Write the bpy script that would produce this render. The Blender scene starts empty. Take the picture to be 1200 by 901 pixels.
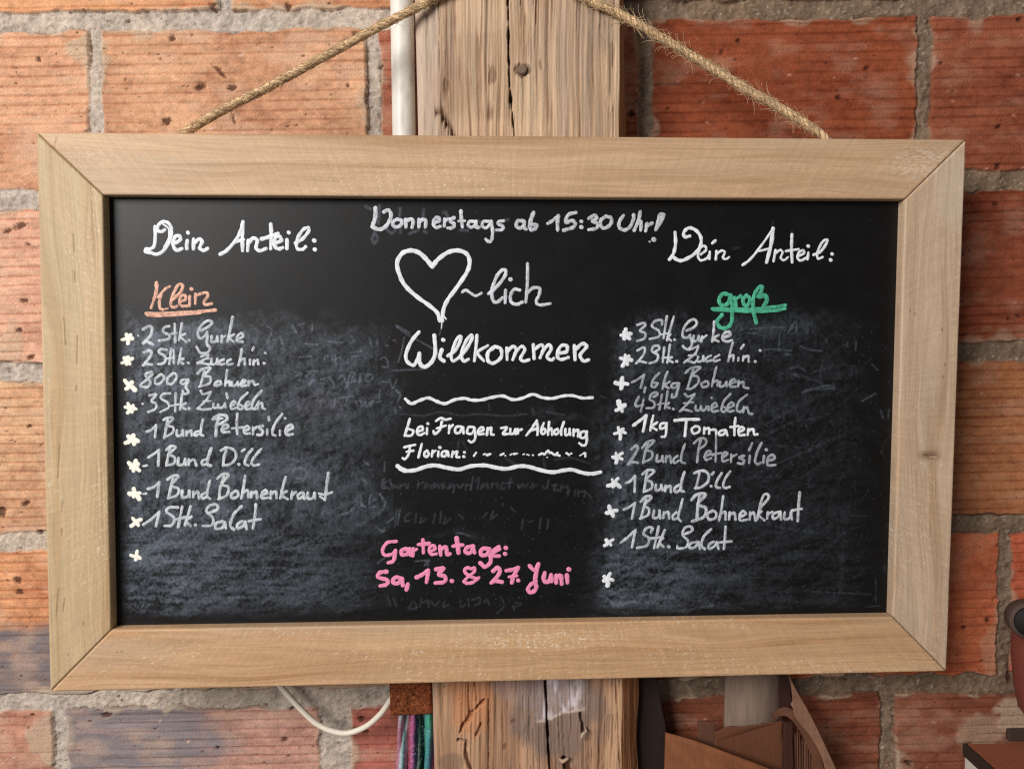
import bpy, math, random
import numpy as np
from mathutils import Matrix, Vector
random.seed(7); RNG = np.random.default_rng(11)
SC = bpy.context.scene
# ------------------------------------------------------------------ camera
F = 924.0                                   # focal length in photo pixels (1200 wide)
ROLL, PITCH = math.radians(1.1), math.radians(3.0)
ex = np.array([math.cos(ROLL), -math.sin(ROLL), 0.0])
ed = np.array([math.sin(ROLL)*math.cos(PITCH), math.cos(ROLL)*math.cos(PITCH), math.sin(PITCH)])
ey = np.cross(ex, ed)
R = np.stack([ex, ey, -ed], axis=1)          # world (X right, Y into wall, Z up) -> camera (x right, y down, z forward)
DIST = 0.585
CAM = np.array([0.0, -DIST, 0.0])
cd = bpy.data.cameras.new("camera"); cam = bpy.data.objects.new("camera", cd); SC.collection.objects.link(cam)
cx, cy, cz = R[0], R[1], R[2]
m = Matrix.Identity(4)
for i in range(3):
    m[i][0] = cx[i]; m[i][1] = -cy[i]; m[i][2] = -cz[i]; m[i][3] = CAM[i]
cam.matrix_world = m
cd.sensor_width = 36; cd.lens = F/1200*36; cd.clip_start = 0.01; cd.clip_end = 50
SC.camera = cam
# ------------------------------------------------------------------ light
W = bpy.data.worlds.new("World"); SC.world = W; W.use_nodes = True
bg = W.node_tree.nodes["Background"]; bg.inputs[0].default_value = (1.0, 0.95, 0.91, 1); bg.inputs[1].default_value = 0.20
def area(name, loc, target, sx, sy, power, col):
    l = bpy.data.lights.new(name, 'AREA'); l.shape = 'RECTANGLE'; l.size = sx; l.size_y = sy; l.energy = power; l.color = col
    o = bpy.data.objects.new(name, l); SC.collection.objects.link(o); o.location = loc
    o.rotation_euler = (Vector(target)-Vector(loc)).to_track_quat('-Z', 'Y').to_euler()
    return o
area("window_light", (-1.10, -1.52, 0.66), (-0.10, 0, 0.0), 0.9, 0.8, 56.0, (1.0, 0.975, 0.95))
SC.view_settings.view_transform = 'Standard'; SC.view_settings.look = 'None'
SC.view_settings.exposure = -0.28; SC.view_settings.gamma = 1.0
SC.render.engine = 'CYCLES'; SC.cycles.use_denoising = False; SC.cycles.filter_width = 1.25

# ------------------------------------------------------------------ helpers
def ray(px, py):
    v = np.array([(px-600)/F, (py-450.5)/F, 1.0]); return R.T @ v
def on_plane(px, py, p0, n):
    d = ray(px, py); t = np.dot(np.asarray(p0)-CAM, n)/np.dot(d, n); return CAM+d*t
def at_y(px, py, y):
    d = ray(px, py); return CAM+d*((y-CAM[1])/d[1])
def project(P):
    q = (P-CAM) @ R.T
    return 600+F*q[..., 0]/q[..., 2], 450.5+F*q[..., 1]/q[..., 2]
def s2l(c):
    c = np.asarray(c, float)/255.0
    return np.where(c <= 0.04045, c/12.92, ((c+0.055)/1.055)**2.4)
def sm(a, b, x):
    t = np.clip((x-a)/(b-a), 0, 1); return t*t*(3-2*t)
def _h(ix, iy, s):
    n = (ix*374761393 + iy*668265263 + s*1442695041) & 0xffffffff
    n = ((n ^ (n >> 13))*1274126177) & 0xffffffff
    n = ((n ^ (n >> 15))*2246822519) & 0xffffffff
    return ((n ^ (n >> 16)) & 0xffffff)/float(0xffffff)
def vn(x, y, s=0):
    x = np.asarray(x, float); y = np.asarray(y, float); x, y = np.broadcast_arrays(x, y)
    ix = np.floor(x).astype(np.int64); iy = np.floor(y).astype(np.int64)
    fx = x-ix; fy = y-iy; fx = fx*fx*(3-2*fx); fy = fy*fy*(3-2*fy)
    a = _h(ix, iy, s); b = _h(ix+1, iy, s); c = _h(ix, iy+1, s); d = _h(ix+1, iy+1, s)
    return (a*(1-fx)+b*fx)*(1-fy)+(c*(1-fx)+d*fx)*fy
def fbm(x, y, s=0, o=4):
    r = 0; a = 0.5; t = 0
    for k in range(o):
        r = r+a*vn(x*2**k+k*17.3, y*2**k+k*9.1, s+k*31); t += a; a *= 0.5
    return r/t
def mix(a, b, f):
    return a*(1-f[..., None])+np.asarray(b)*f[..., None]
def segdist(X, Y, ax, ay, bx, by):
    dx, dy = bx-ax, by-ay; L = dx*dx+dy*dy+1e-9
    t = np.clip(((X-ax)*dx+(Y-ay)*dy)/L, 0, 1)
    return np.hypot(X-ax-t*dx, Y-ay-t*dy)

# ------------------------------------------------------------------ object helpers
COL = SC.collection
def link(name, me, mat, parent=None):
    o = bpy.data.objects.new(name, me); COL.objects.link(o)
    if mat is not None: me.materials.append(mat)
    if parent is not None:
        o.parent = parent
        if parent.type == 'EMPTY': o.location = -parent.location
    return o
def tag(o, label=None, cat=None, group=None, kind=None):
    if label: o["label"] = label
    if cat: o["category"] = cat
    if group: o["group"] = group
    if kind: o["kind"] = kind
    return o
def thing(name, loc, label, cat, group=None):
    o = bpy.data.objects.new(name, None); COL.objects.link(o); o.location = Vector([float(v) for v in loc]); o.empty_display_size = 0.02
    return tag(o, label, cat, group)
def rebase(o):
    """move a one-mesh thing's origin to its base"""
    me = o.data; n = len(me.vertices); a = np.empty(n*3, np.float32); me.vertices.foreach_get('co', a); a = a.reshape(-1, 3)
    b = np.array([(a[:, 0].min()+a[:, 0].max())/2, (a[:, 1].min()+a[:, 1].max())/2, a[:, 2].min()])
    me.vertices.foreach_set('co', (a-b).astype(np.float32).ravel()); me.update(); o.location = Vector([float(v) for v in b]); return o
def mesh_vf(name, V, Fq, col=None, smooth=True):
    """V (n,3); Fq (k,4) quads array or list of polygons"""
    me = bpy.data.meshes.new(name); V = np.asarray(V, np.float32)
    if isinstance(Fq, np.ndarray):
        k = len(Fq); me.vertices.add(len(V)); me.vertices.foreach_set('co', V.ravel())
        me.loops.add(k*4); me.loops.foreach_set('vertex_index', Fq.astype(np.int32).ravel())
        me.polygons.add(k); me.polygons.foreach_set('loop_start', np.arange(0, k*4, 4, dtype=np.int32))
        me.polygons.foreach_set('loop_total', np.full(k, 4, np.int32))
    else:
        me.from_pydata([tuple(map(float, v)) for v in V], [], [tuple(int(i) for i in f) for f in Fq])
    me.update(calc_edges=True)
    if smooth: me.polygons.foreach_set('use_smooth', np.ones(len(me.polygons), bool))
    if col is not None:
        a = me.attributes.new('col', 'FLOAT_COLOR', 'POINT')
        c = np.ones((len(V), 4), np.float32); c[:, :3] = np.asarray(col, np.float32).reshape(-1, 3); a.data.foreach_set('color', c.ravel())
    me.validate(); return me
def grid_faces(n, m, off=0, wrap=False):
    i = np.arange(n-1)[:, None]; j = np.arange(m if wrap else m-1)[None, :]; j2 = (j+1) % m
    a = i*m+j; b = i*m+j2; c = (i+1)*m+j2; d = (i+1)*m+j
    return (np.stack(np.broadcast_arrays(a, b, c, d), -1)+off).reshape(-1, 4)
def grid_mesh(name, P, col=None, flip=False):
    n, m_ = P.shape[:2]; f = grid_faces(n, m_)
    if flip: f = f[:, ::-1]
    return mesh_vf(name, P.reshape(-1, 3), f, None if col is None else col.reshape(-1, 3))
class MB:
    """collect quads / polys into one mesh"""
    def __init__(s): s.v = []; s.f = []; s.c = []; s.n = 0
    def add(s, V, Fs, c=None):
        V = np.asarray(V, float); s.v.append(V); s.f += [tuple(int(i)+s.n for i in f) for f in Fs]
        s.c.append(np.broadcast_to(np.asarray(c if c is not None else (1, 1, 1), float), (len(V), 3))); s.n += len(V)
    def tube(s, pts, r, k=8, c=None, cap=True):
        pts = np.asarray(pts, float); n = len(pts); r = np.broadcast_to(np.asarray(r, float), (n,))
        T = np.gradient(pts, axis=0); T /= np.linalg.norm(T, axis=1)[:, None]+1e-12
        up = np.array([0, 0, 1.0]) if abs(T[0][2]) < 0.9 else np.array([1.0, 0, 0])
        N = []; u = up
        for t in T:
            u = u-np.dot(u, t)*t; u = u/np.linalg.norm(u); N.append(u)
        N = np.array(N); B = np.cross(T, N); a = np.arange(k)/k*2*math.pi
        V = pts[:, None, :]+r[:, None, None]*(np.cos(a)[None, :, None]*N[:, None, :]+np.sin(a)[None, :, None]*B[:, None, :])
        Fs = [tuple(q) for q in grid_faces(n, k, 0, True)]
        if cap: Fs += [tuple(range(k))[::-1], tuple(range((n-1)*k, n*k))]
        if c is not None and np.ndim(c) == 2: c = np.repeat(np.asarray(c), k, axis=0)
        s.add(V.reshape(-1, 3), Fs, c)
    def prism(s, poly, off, c=None):
        P = np.asarray(poly, float); n = len(P); V = np.vstack([P, P+np.asarray(off)])
        Fs = [tuple(range(n)), tuple(range(2*n-1, n-1, -1))]+[(i, n+i, n+(i+1) % n, (i+1) % n) for i in range(n)]
        s.add(V, Fs, c)
    def build(s, name, mat, parent=None, smooth=False, bevel=0.0):
        me = mesh_vf(name, np.vstack(s.v), s.f, np.vstack(s.c), smooth)
        import bmesh
        bm = bmesh.new(); bm.from_mesh(me); bmesh.ops.recalc_face_normals(bm, faces=bm.faces); bm.to_mesh(me); bm.free()
        o = link(name, me, mat, parent)
        if bevel: b = o.modifiers.new('bevel', 'BEVEL'); b.width = bevel; b.segments = 2; b.limit_method = 'ANGLE'
        return o

# ------------------------------------------------------------------ materials
def mat_attr(name, rough=0.8, spec=0.3, var=0.15, vscale=(400, 400, 400), bump=0.0, bscale=600, tint=None, rough_var=0.0):
    """vertex colour x fine procedural noise, plus bump"""
    M = bpy.data.materials.new(name); M.use_nodes = True; nt = M.node_tree; N = nt.nodes; L = nt.links
    b = N['Principled BSDF']; b.inputs['Roughness'].default_value = rough; b.inputs['Specular IOR Level'].default_value = spec
    at = N.new('ShaderNodeAttribute'); at.attribute_name = 'col'
    tc = N.new('ShaderNodeTexCoord'); mp = N.new('ShaderNodeMapping'); mp.inputs['Scale'].default_value = vscale
    L.new(tc.outputs['Object'], mp.inputs[0])
    nz = N.new('ShaderNodeTexNoise'); nz.inputs['Scale'].default_value = 1.0; nz.inputs['Detail'].default_value = 5; nz.inputs['Roughness'].default_value = 0.65
    L.new(mp.outputs[0], nz.inputs['Vector'])
    mr = N.new('ShaderNodeMapRange'); mr.inputs[1].default_value = 0.25; mr.inputs[2].default_value = 0.75
    mr.inputs[3].default_value = 1-var; mr.inputs[4].default_value = 1+var; L.new(nz.outputs[0], mr.inputs[0])
    mx = N.new('ShaderNodeVectorMath'); mx.operation = 'SCALE'; L.new(at.outputs['Color'], mx.inputs[0]); L.new(mr.outputs[0], mx.inputs['Scale'])
    L.new(mx.outputs[0], b.inputs['Base Color'])
    if rough_var:
        r2 = N.new('ShaderNodeMapRange'); r2.inputs[3].default_value = rough-rough_var; r2.inputs[4].default_value = min(1, rough+rough_var)
        L.new(nz.outputs[0], r2.inputs[0]); L.new(r2.outputs[0], b.inputs['Roughness'])
    if bump:
        n2 = N.new('ShaderNodeTexNoise'); n2.inputs['Scale'].default_value = bscale; n2.inputs['Detail'].default_value = 4; L.new(tc.outputs['Object'], n2.inputs['Vector'])
        bp = N.new('ShaderNodeBump'); bp.inputs['Strength'].default_value = 1.0; bp.inputs['Distance'].default_value = bump
        L.new(n2.outputs[0], bp.inputs['Height']); L.new(bp.outputs[0], b.inputs['Normal'])
    return M
def mat_chalk(name, srgb, a0, a1, nscale=1300, wear_scale=240):
    """chalk-marker paint, thin and slightly worn through to the board"""
    M = bpy.data.materials.new(name); M.use_nodes = True; nt = M.node_tree; N = nt.nodes; L = nt.links
    b = N['Principled BSDF']; b.inputs['Roughness'].default_value = 0.85; b.inputs['Specular IOR Level'].default_value = 0.15
    c = s2l(srgb); b.inputs['Base Color'].default_value = (*map(float, c), 1)
    tc = N.new('ShaderNodeTexCoord')
    n1 = N.new('ShaderNodeTexNoise'); n1.inputs['Scale'].default_value = nscale; n1.inputs['Detail'].default_value = 3; L.new(tc.outputs['Object'], n1.inputs['Vector'])
    n2 = N.new('ShaderNodeTexNoise'); n2.inputs['Scale'].default_value = wear_scale; n2.inputs['Detail'].default_value = 2; L.new(tc.outputs['Object'], n2.inputs['Vector'])
    ad = N.new('ShaderNodeMath'); ad.operation = 'ADD'; L.new(n1.outputs[0], ad.inputs[0]); L.new(n2.outputs[0], ad.inputs[1])
    mr = N.new('ShaderNodeMapRange'); mr.inputs[1].default_value = 0.75; mr.inputs[2].default_value = 1.2; mr.inputs[3].default_value = a0; mr.inputs[4].default_value = a1
    L.new(ad.outputs[0], mr.inputs[0]); L.new(mr.outputs[0], b.inputs['Alpha'])
    return M
M_BRICK = mat_attr('brick_and_mortar', 0.9, 0.15, 0.22, (800, 800, 1000), 0.0007, 1100)
M_FRAME = mat_attr('frame_wood', 0.55, 0.35, 0.05, (500, 500, 500), 0.00006, 1500, rough_var=0.12)
M_POST = mat_attr('old_timber', 0.85, 0.2, 0.12, (1400, 400, 120), 0.0003, 700)
M_BOARD = mat_attr('blackboard_paint', 0.42, 0.27, 0.22, (900, 900, 900), 0.00004, 1200)
M_ROPE = mat_attr('jute', 0.95, 0.1, 0.25, (900, 900, 900), 0.0003, 1500)
M_GEN = mat_attr('painted_matter', 0.7, 0.3, 0.15, (500, 500, 500), 0.0002, 900)
M_PIPE = mat_attr('plastic', 0.45, 0.4, 0.06, (150, 150, 60), 0.00005, 300)
M_CLOTH = mat_attr('woven_cloth', 0.95, 0.1, 0.28, (1200, 1200, 1200), 0.0004, 1800)
M_CORK = mat_attr('rough_brown_block', 0.95, 0.1, 0.35, (900, 900, 900), 0.001, 900)
M_VENEER = mat_attr('wood_veneer', 0.75, 0.25, 0.16, (900, 300, 60), 0.0002, 700)
C_WHITE = mat_chalk('chalk_white', (240, 242, 245), 0.74, 1.0)
C_SOFT = mat_chalk('chalk_soft_white', (224, 228, 234), 0.5, 0.98)
C_LIST = mat_chalk('chalk_list', (212, 216, 221), 0.42, 0.98)
C_GREY = mat_chalk('chalk_faded', (186, 190, 196), 0.42, 0.85)
C_CREAM = mat_chalk('chalk_cream', (248, 244, 230), 0.93, 1.0)
C_PINK = mat_chalk('chalk_pink', (246, 150, 186), 0.8, 1.0)
C_ORANGE = mat_chalk('chalk_orange', (244, 190, 166), 0.5, 1.0, 700, 260)
C_GREEN = mat_chalk('chalk_green', (88, 190, 152), 0.5, 0.98, 700, 200)

# ------------------------------------------------------------------ brick wall (large structure)
def wall_z(pyl, pyr):                      # a bed joint seen at the left and right picture edge
    return 0.5*(at_y(20, pyl, 0)[2]+at_y(1160, pyr, 0)[2])
BED = [wall_z(28, 6), wall_z(236, 207), wall_z(438, 412), wall_z(638, 613), wall_z(818, 806)]
BED = [BED[0]+0.127*k for k in (4, 3, 2, 1)]+BED+[BED[-1]-0.124*k for k in (1, 2, 3, 4)]
BED = np.array(BED)                         # descending
def jx(px, py): return at_y(px, py, 0)[0]
ROWJ = {3: [jx(-60, 5), jx(263, 5), jx(588, 5), jx(915, 5), jx(1240, 5)],
        4: [jx(-215, 110), jx(112, 110), jx(437, 110), jx(756, 90), jx(1084, 90), jx(1410, 90)],
        5: [jx(-62, 330), jx(268, 330), jx(600, 330), jx(925, 330), jx(1255, 330)],
        6: [jx(-220, 530), jx(108, 530), jx(430, 530), jx(750, 530), jx(1082, 530), jx(1405, 530)],
        7: [jx(-120, 720), jx(205, 720), jx(530, 720), jx(855, 720), jx(1178, 710), jx(1500, 710)],
        8: [jx(-260, 870), jx(69, 865), jx(393, 865), jx(715, 865), jx(1040, 865), jx(1362, 865)]}
def row_joints(r):
    if r in ROWJ: J = list(ROWJ[r])
    else: J = [jx(263 if r % 2 else 112, 400)]
    while J[0] > -1.6: J.insert(0, J[0]-0.205)
    while J[-1] < 1.6: J.append(J[-1]+0.205)
    return np.array(J)
def axis(lo, hi, step, lo2, hi2, step2):
    return np.concatenate([np.arange(lo2, lo, step2), np.arange(lo, hi, step), np.arange(hi, hi2, step2)])
def build_wall():
    xs = axis(-0.46, 0.46, 0.0011, -0.95, 0.95, 0.004); zs = axis(-0.36, 0.34, 0.00075, -0.72, 0.72, 0.004)
    X, Z = np.meshgrid(xs, zs)
    wx = X+(fbm(X*70, Z*70, 1, 3)-.5)*0.006; wz = Z+(fbm(X*70, Z*70, 2, 3)-.5)*0.006+(fbm(X*9, Z*9, 41, 2)-.5)*0.004
    row = np.searchsorted(-BED, -wz)-1      # row r lies between BED[r] (top) and BED[r+1]
    row = np.clip(row, -1, len(BED)-1)
    top = np.where(row >= 0, BED[np.clip(row, 0, None)], 9); bot = np.where(row < len(BED)-1, BED[np.clip(row+1, 0, len(BED)-1)], -9)
    dz = np.minimum(top-wz, wz-bot)-0.0070
    dx = np.full_like(X, 9.0); bid = np.zeros(X.shape, int)
    col = np.zeros(X.shape+(3,)); hb = np.zeros_like(X)
    base_light = s2l((210, 168, 144)); base_red = s2l((132, 74, 56))  # pale left, dark right: brick tone plus light falloff painted in
    special = {}
    def sp(px, py, c, **k):  # colour per brick
        p = at_y(px, py, 0); special[(px, py)] = (p[0], p[2], s2l(c), k)
    sp(60, 110, (206,154,126)); sp(270, 100, (208,158,128)); sp(600, 100, (170,104,84)); sp(900, 100, (144,74,50)); sp(1150, 110, (150,84,62))
    sp(100, 5, (208,150,114)); sp(420, 5, (202,146,112)); sp(1000, -30, (104,64,50)); sp(720, -20, (104,60,46))
    sp(20, 340, (212,162,140)); sp(400, 340, (205, 140, 118)); sp(1190, 310, (146,78,56))
    sp(20, 530, (214,168,136)); sp(1150, 520, (164,104,72)); sp(250, 530, (205, 140, 112))
    sp(30, 700, (216,154,116), scorch=1); sp(1130, 700, (196,108,76)); sp(1195, 700, (190,98,72))
    sp(20, 870, (200,146,128)); sp(230, 870, (192,146,134), scorch=2); sp(440, 870, (160,110,104)); sp(900, 860, (132,76,58)); sp(1120, 860, (140,84,66)); sp(600, 870, (170, 100, 90))
    groove_on = np.ones_like(X)
    for r in range(-1, len(BED)):
        msk = row == r
        if not msk.any(): continue
        J = row_joints(r); hj = 0.0050
        xv = wx[msk]; zv = Z[msk]; xo = X[msk]; k = np.searchsorted(J, xv)-1; k = np.clip(k, 0, len(J)-2)
        dl = xv-J[k]; dr = J[k+1]-xv
        half = np.full_like(xv, hj)
        if r == 8:
            wide = jx(393, 865); half = np.where(np.minimum(abs(xv-wide), 1) < 0.06, 0.0125, half)
        dx[msk] = np.minimum(dl, dr)-half
        c = np.zeros((len(xv), 3)); h = np.zeros(len(xv))
        for kk in np.unique(k):
            q = k == kk; x0, x1 = J[kk], J[kk+1]
            zt = BED[r] if r >= 0 else BED[0]+0.13; zb = BED[r+1] if r+1 < len(BED) else BED[-1]-0.13
            cc = None; kw = {}
            for (sx, sz, sc_, k_) in special.values():
                if x0 < sx < x1 and zb < sz < zt: cc = sc_; kw = k_
            rr = random.Random(int(r*101+kk*7+3))
            if cc is None:
                t = rr.random(); cc = (base_light if x0 < -0.1 else base_red)*(0.85+0.3*t)
            v = fbm(xo[q]*16+kk*5, zv[q]*22+r*3, 50+r, 4)-.5
            v2 = fbm(xo[q]*55, zv[q]*160, 77, 4)-.5
            cq = cc[None, :]*(1+v[:, None]*np.array([0.55, 0.75, 0.8])+v2[:, None]*np.array([0.45, 0.62, 0.66])+((vn(xo[q]*650, zv[q]*650, 7)-.5)*.22+(fbm(xo[q]*240, zv[q]*300, 17, 3)-.5)*.5)[:, None])
            if kw.get('scorch') == 1:
                zc = at_y(30, 733, 0)[2]; f = sm(0.006, -0.006, zv[q]-zc+(fbm(xo[q]*60, zv[q]*60, 5)-.5)*0.012)
                f = f*(0.75+0.5*(fbm(xo[q]*90, zv[q]*200, 6)-.5))
                cq = mix(cq, s2l((120, 112, 118))*(.8+.5*fbm(xo[q]*30, zv[q]*420, 18, 3))[..., None], np.clip(f*1.25, 0, .96))
            if kw.get('scorch') == 2:
                xc = at_y(245, 860, 0)[0]; f = sm(0.03, -0.03, xo[q]-xc+(fbm(xo[q]*40, zv[q]*40, 8)-.5)*0.05)
                f = f*(0.8+0.9*(fbm(xo[q]*60, zv[q]*180, 9)-.5))
                cq = mix(cq, s2l((132, 124, 131))*(.75+.6*fbm(xo[q]*25, zv[q]*380, 19, 3))[..., None], np.clip(f*1.25, 0, .95))
            c[q] = cq
            h[q] = (rr.random()-.5)*0.0018+(xo[q]-(x0+x1)/2)*(rr.random()-.5)*0.012+(fbm(xo[q]*25, zv[q]*25, 90+r, 3)-.5)*0.0016
        col[msk] = c; hb[msk] = h
    d = np.minimum(dx, dz)
    bm_ = sm(-0.0004, 0.0009, d)
    # combed grooves, recess shade added to their colour
    ph = (Z+(vn(X*6, Z*6, 12)-.5)*0.0016+(vn(X*45, Z*45, 13)-.5)*0.0006)/0.0069
    per = np.floor(ph); fr = np.abs(ph-per-.5)*2
    gm = 0.35+0.75*vn(per*3.7, X*9, 15); gm = gm*sm(0.22, 0.45, fbm(X*12, Z*30, 14, 3))*(.7+.6*vn(X*120, per*7.1, 16))
    gw = sm(0.66, 0.95, fr)*gm; ph2 = (Z+(vn(X*8, Z*8, 212)-.5)*0.002)/0.0023; f2_ = np.abs(ph2-np.floor(ph2)-.5)*2; gw2 = sm(.55, 1, f2_)*sm(.5, .7, vn(np.floor(ph2)*5.3, X*14, 215))*.35; hb -= gw2*.0006; col = col*(1-gw2[..., None]*.16)
    hb -= gw*0.0014
    redder = np.array([0.80, 0.66, 0.62]); col = col*(1-gw[..., None]*(1-redder)*.9)
    # lime bloom on the ridges
    bl = sm(0.5, 0.8, fbm(X*40, Z*90, 22, 5))*0.5; col = mix(col, s2l((214, 178, 158)), bl*np.where(X > 0.1, 0.35, 0.8))
    # mortar, right half darkened with painted shade
    mr = fbm(X*120, Z*120, 31, 4); mr2 = fbm(X*420, Z*420, 33, 3)
    mcol = (s2l((192, 177, 162))-(s2l((192, 177, 162))-s2l((134, 112, 92)))*sm(-.03, .16, X)[..., None])*(0.62+0.6*mr+0.5*(mr2-.5)+.25*(vn(X*800, Z*800, 37)-.5))[..., None]
    warm = fbm(X*14, Z*14, 35, 2)[..., None]; mcol = mcol*(1+0.12*(warm-.5)*np.array([1.0, .4, -.6]))
    gr = sm(.80, .95, vn(X*700, Z*700, 39)); mcol = mix(mcol, s2l((226, 214, 198)), gr*.35); gd = sm(.86, .97, vn(X*620, Z*620, 40)); mcol = mix(mcol, s2l((96, 78, 66)), gd*.5)
    hm = -0.0022+gr*.0006-gd*.0006+(mr-.5)*0.0036+(mr2-.5)*0.0016
    # smears of mortar over the brick edges
    smear = sm(0.66, 0.80, fbm(X*38, Z*45, 61, 4)+0.30*np.exp(-np.clip(d, 0, 1)/0.006)-0.12)*np.exp(-np.clip(d-0.002, 0, 1)/0.013)
    px, py = project(np.stack([X, np.zeros_like(X), Z], -1))
    for (ax, ay, rx, ry, s_) in ((95, 58, 26, 12, .9), (150, 815, 120, 17, .8), (60, 865, 26, 30, .9), (300, 812, 140, 14, .75), (1185, 838, 24, 20, .95), (1150, 860, 30, 26, .6), (1165, 770, 16, 40, .7), (15, 405, 14, 28, .6)):
        e = ((px-ax)/rx)**2+((py-ay)/ry)**2+(fbm(X*90, Z*90, 64, 3)-.5)*1.6
        smear = np.maximum(smear, sm(1.2, 0.5, e)*s_)
    smear = np.clip(smear, 0, 1)*bm_*(1-.4*sm(-.02, .1, X)*(py < 790))
    col = mix(col, s2l((194, 174, 154)), smear*0.7); hb += smear*(0.0008+0.0012*(mr-.4))
    col = col*np.array([.97, .97, .89])
    C = col*bm_[..., None]+mcol*(1-bm_)[..., None]; H = hb*bm_+hm*(1-bm_)
    # dark crack line along some joint edges
    ck = np.exp(-((d-0.0001)/0.0006)**2)*sm(0.5, 0.62, fbm(X*30, Z*30, 71, 3)); H -= ck*0.002; C = mix(C, s2l((84, 62, 50)), ck*0.6)
    # pits
    dzs = 0.00075
    def stamp(x, z, rx, rz, a, depth, c, soft=0.5):
        i0, i1 = np.searchsorted(xs, (x-rx*2.2, x+rx*2.2)); j0, j1 = np.searchsorted(zs, (z-rx*2.2-rz, z+rx*2.2+rz))
        if i1-i0 < 1 or j1-j0 < 1: return
        x_ = X[j0:j1, i0:i1]-x; z_ = Z[j0:j1, i0:i1]-z; ca, sa = math.cos(a), math.sin(a)
        u = (x_*ca+z_*sa)/rx; w = (-x_*sa+z_*ca)/rz
        e = np.sqrt(u*u+w*w)+(vn(X[j0:j1, i0:i1]*900, Z[j0:j1, i0:i1]*900, 3)-.5)*0.7
        f = sm(1.1, 1.1-soft, e)
        C[j0:j1, i0:i1] = mix(C[j0:j1, i0:i1], c, f*0.85); H[j0:j1, i0:i1] -= f*depth
    rr = random.Random(5)
    for _ in range(2600):
        x = rr.uniform(-.48, .48); z = rr.uniform(-.38, .36); big = rr.random() < 0.06
        rx = rr.uniform(0.0012, 0.0034) if big else rr.uniform(0.0004, 0.0013)
        stamp(x, z, rx, rx*rr.uniform(.4, .9), rr.uniform(-.6, .6), rx*0.7, s2l(rr.choice([(84, 40, 30), (70, 36, 28), (104, 56, 40), (60, 44, 40)])))
    for (x_, y_, a, b, an) in ((202, 45, 4, 4, 0), (235, 102, 7, 4, .4), (258, 85, 11, 2.5, -.8), (272, 103, 6, 4, .2), (195, 143, 7, 4, .3), (274, 140, 2, 7, 0.2), (44, 69, 3, 3, 0), (337, 8, 4, 6, 0.2), (250, 8, 4, 6, .3),
                               (447, 78, 4, 3, .3), (24, 265, 9, 4, .3), (23, 387, 4, 3, 0), (30, 590, 5, 4, .2), (20, 680, 5, 5, 0), (22, 694, 5, 4, 0), (124, 838, 8, 4, .1), (423, 842, 4, 4, .3), (430, 857, 5, 3, 0), (866, 47, 3, 3, 0), (983, 114, 5, 3, 0),
                               (1170, 149, 4, 2.5, .5), (1168, 238, 4, 3, 0), (1170, 195, 3, 5, -.5), (1158, 727, 3, 5, 0), (1130, 735, 5, 2, 0), (1185, 795, 4, 8, .2), (0, 600, 6, 8, 0)):
        p = at_y(x_, y_, 0); stamp(p[0], p[2], a*.00063, b*.00063, an, 0.0015, s2l((70, 38, 28)))
    rr = random.Random(9)
    for _ in range(500):
        x = rr.uniform(-.48, .48); z = rr.uniform(-.38, .36); rx = rr.uniform(0.0006, 0.002)
        stamp(x, z, rx, rx*.6, rr.uniform(-.5, .5), -0.0003, s2l((214, 178, 158)) if x < 0.1 else s2l((182, 130, 110)))
    return grid_mesh('brick_wall', np.stack([X, -H, Z], -1), np.clip(C, 0.004, 0.95))
wall = link('brick_wall', build_wall(), M_BRICK)
tag(wall, 'weathered wall of combed red and pale hollow bricks with thick grey mortar', 'brick wall')
rebase(wall)

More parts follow.
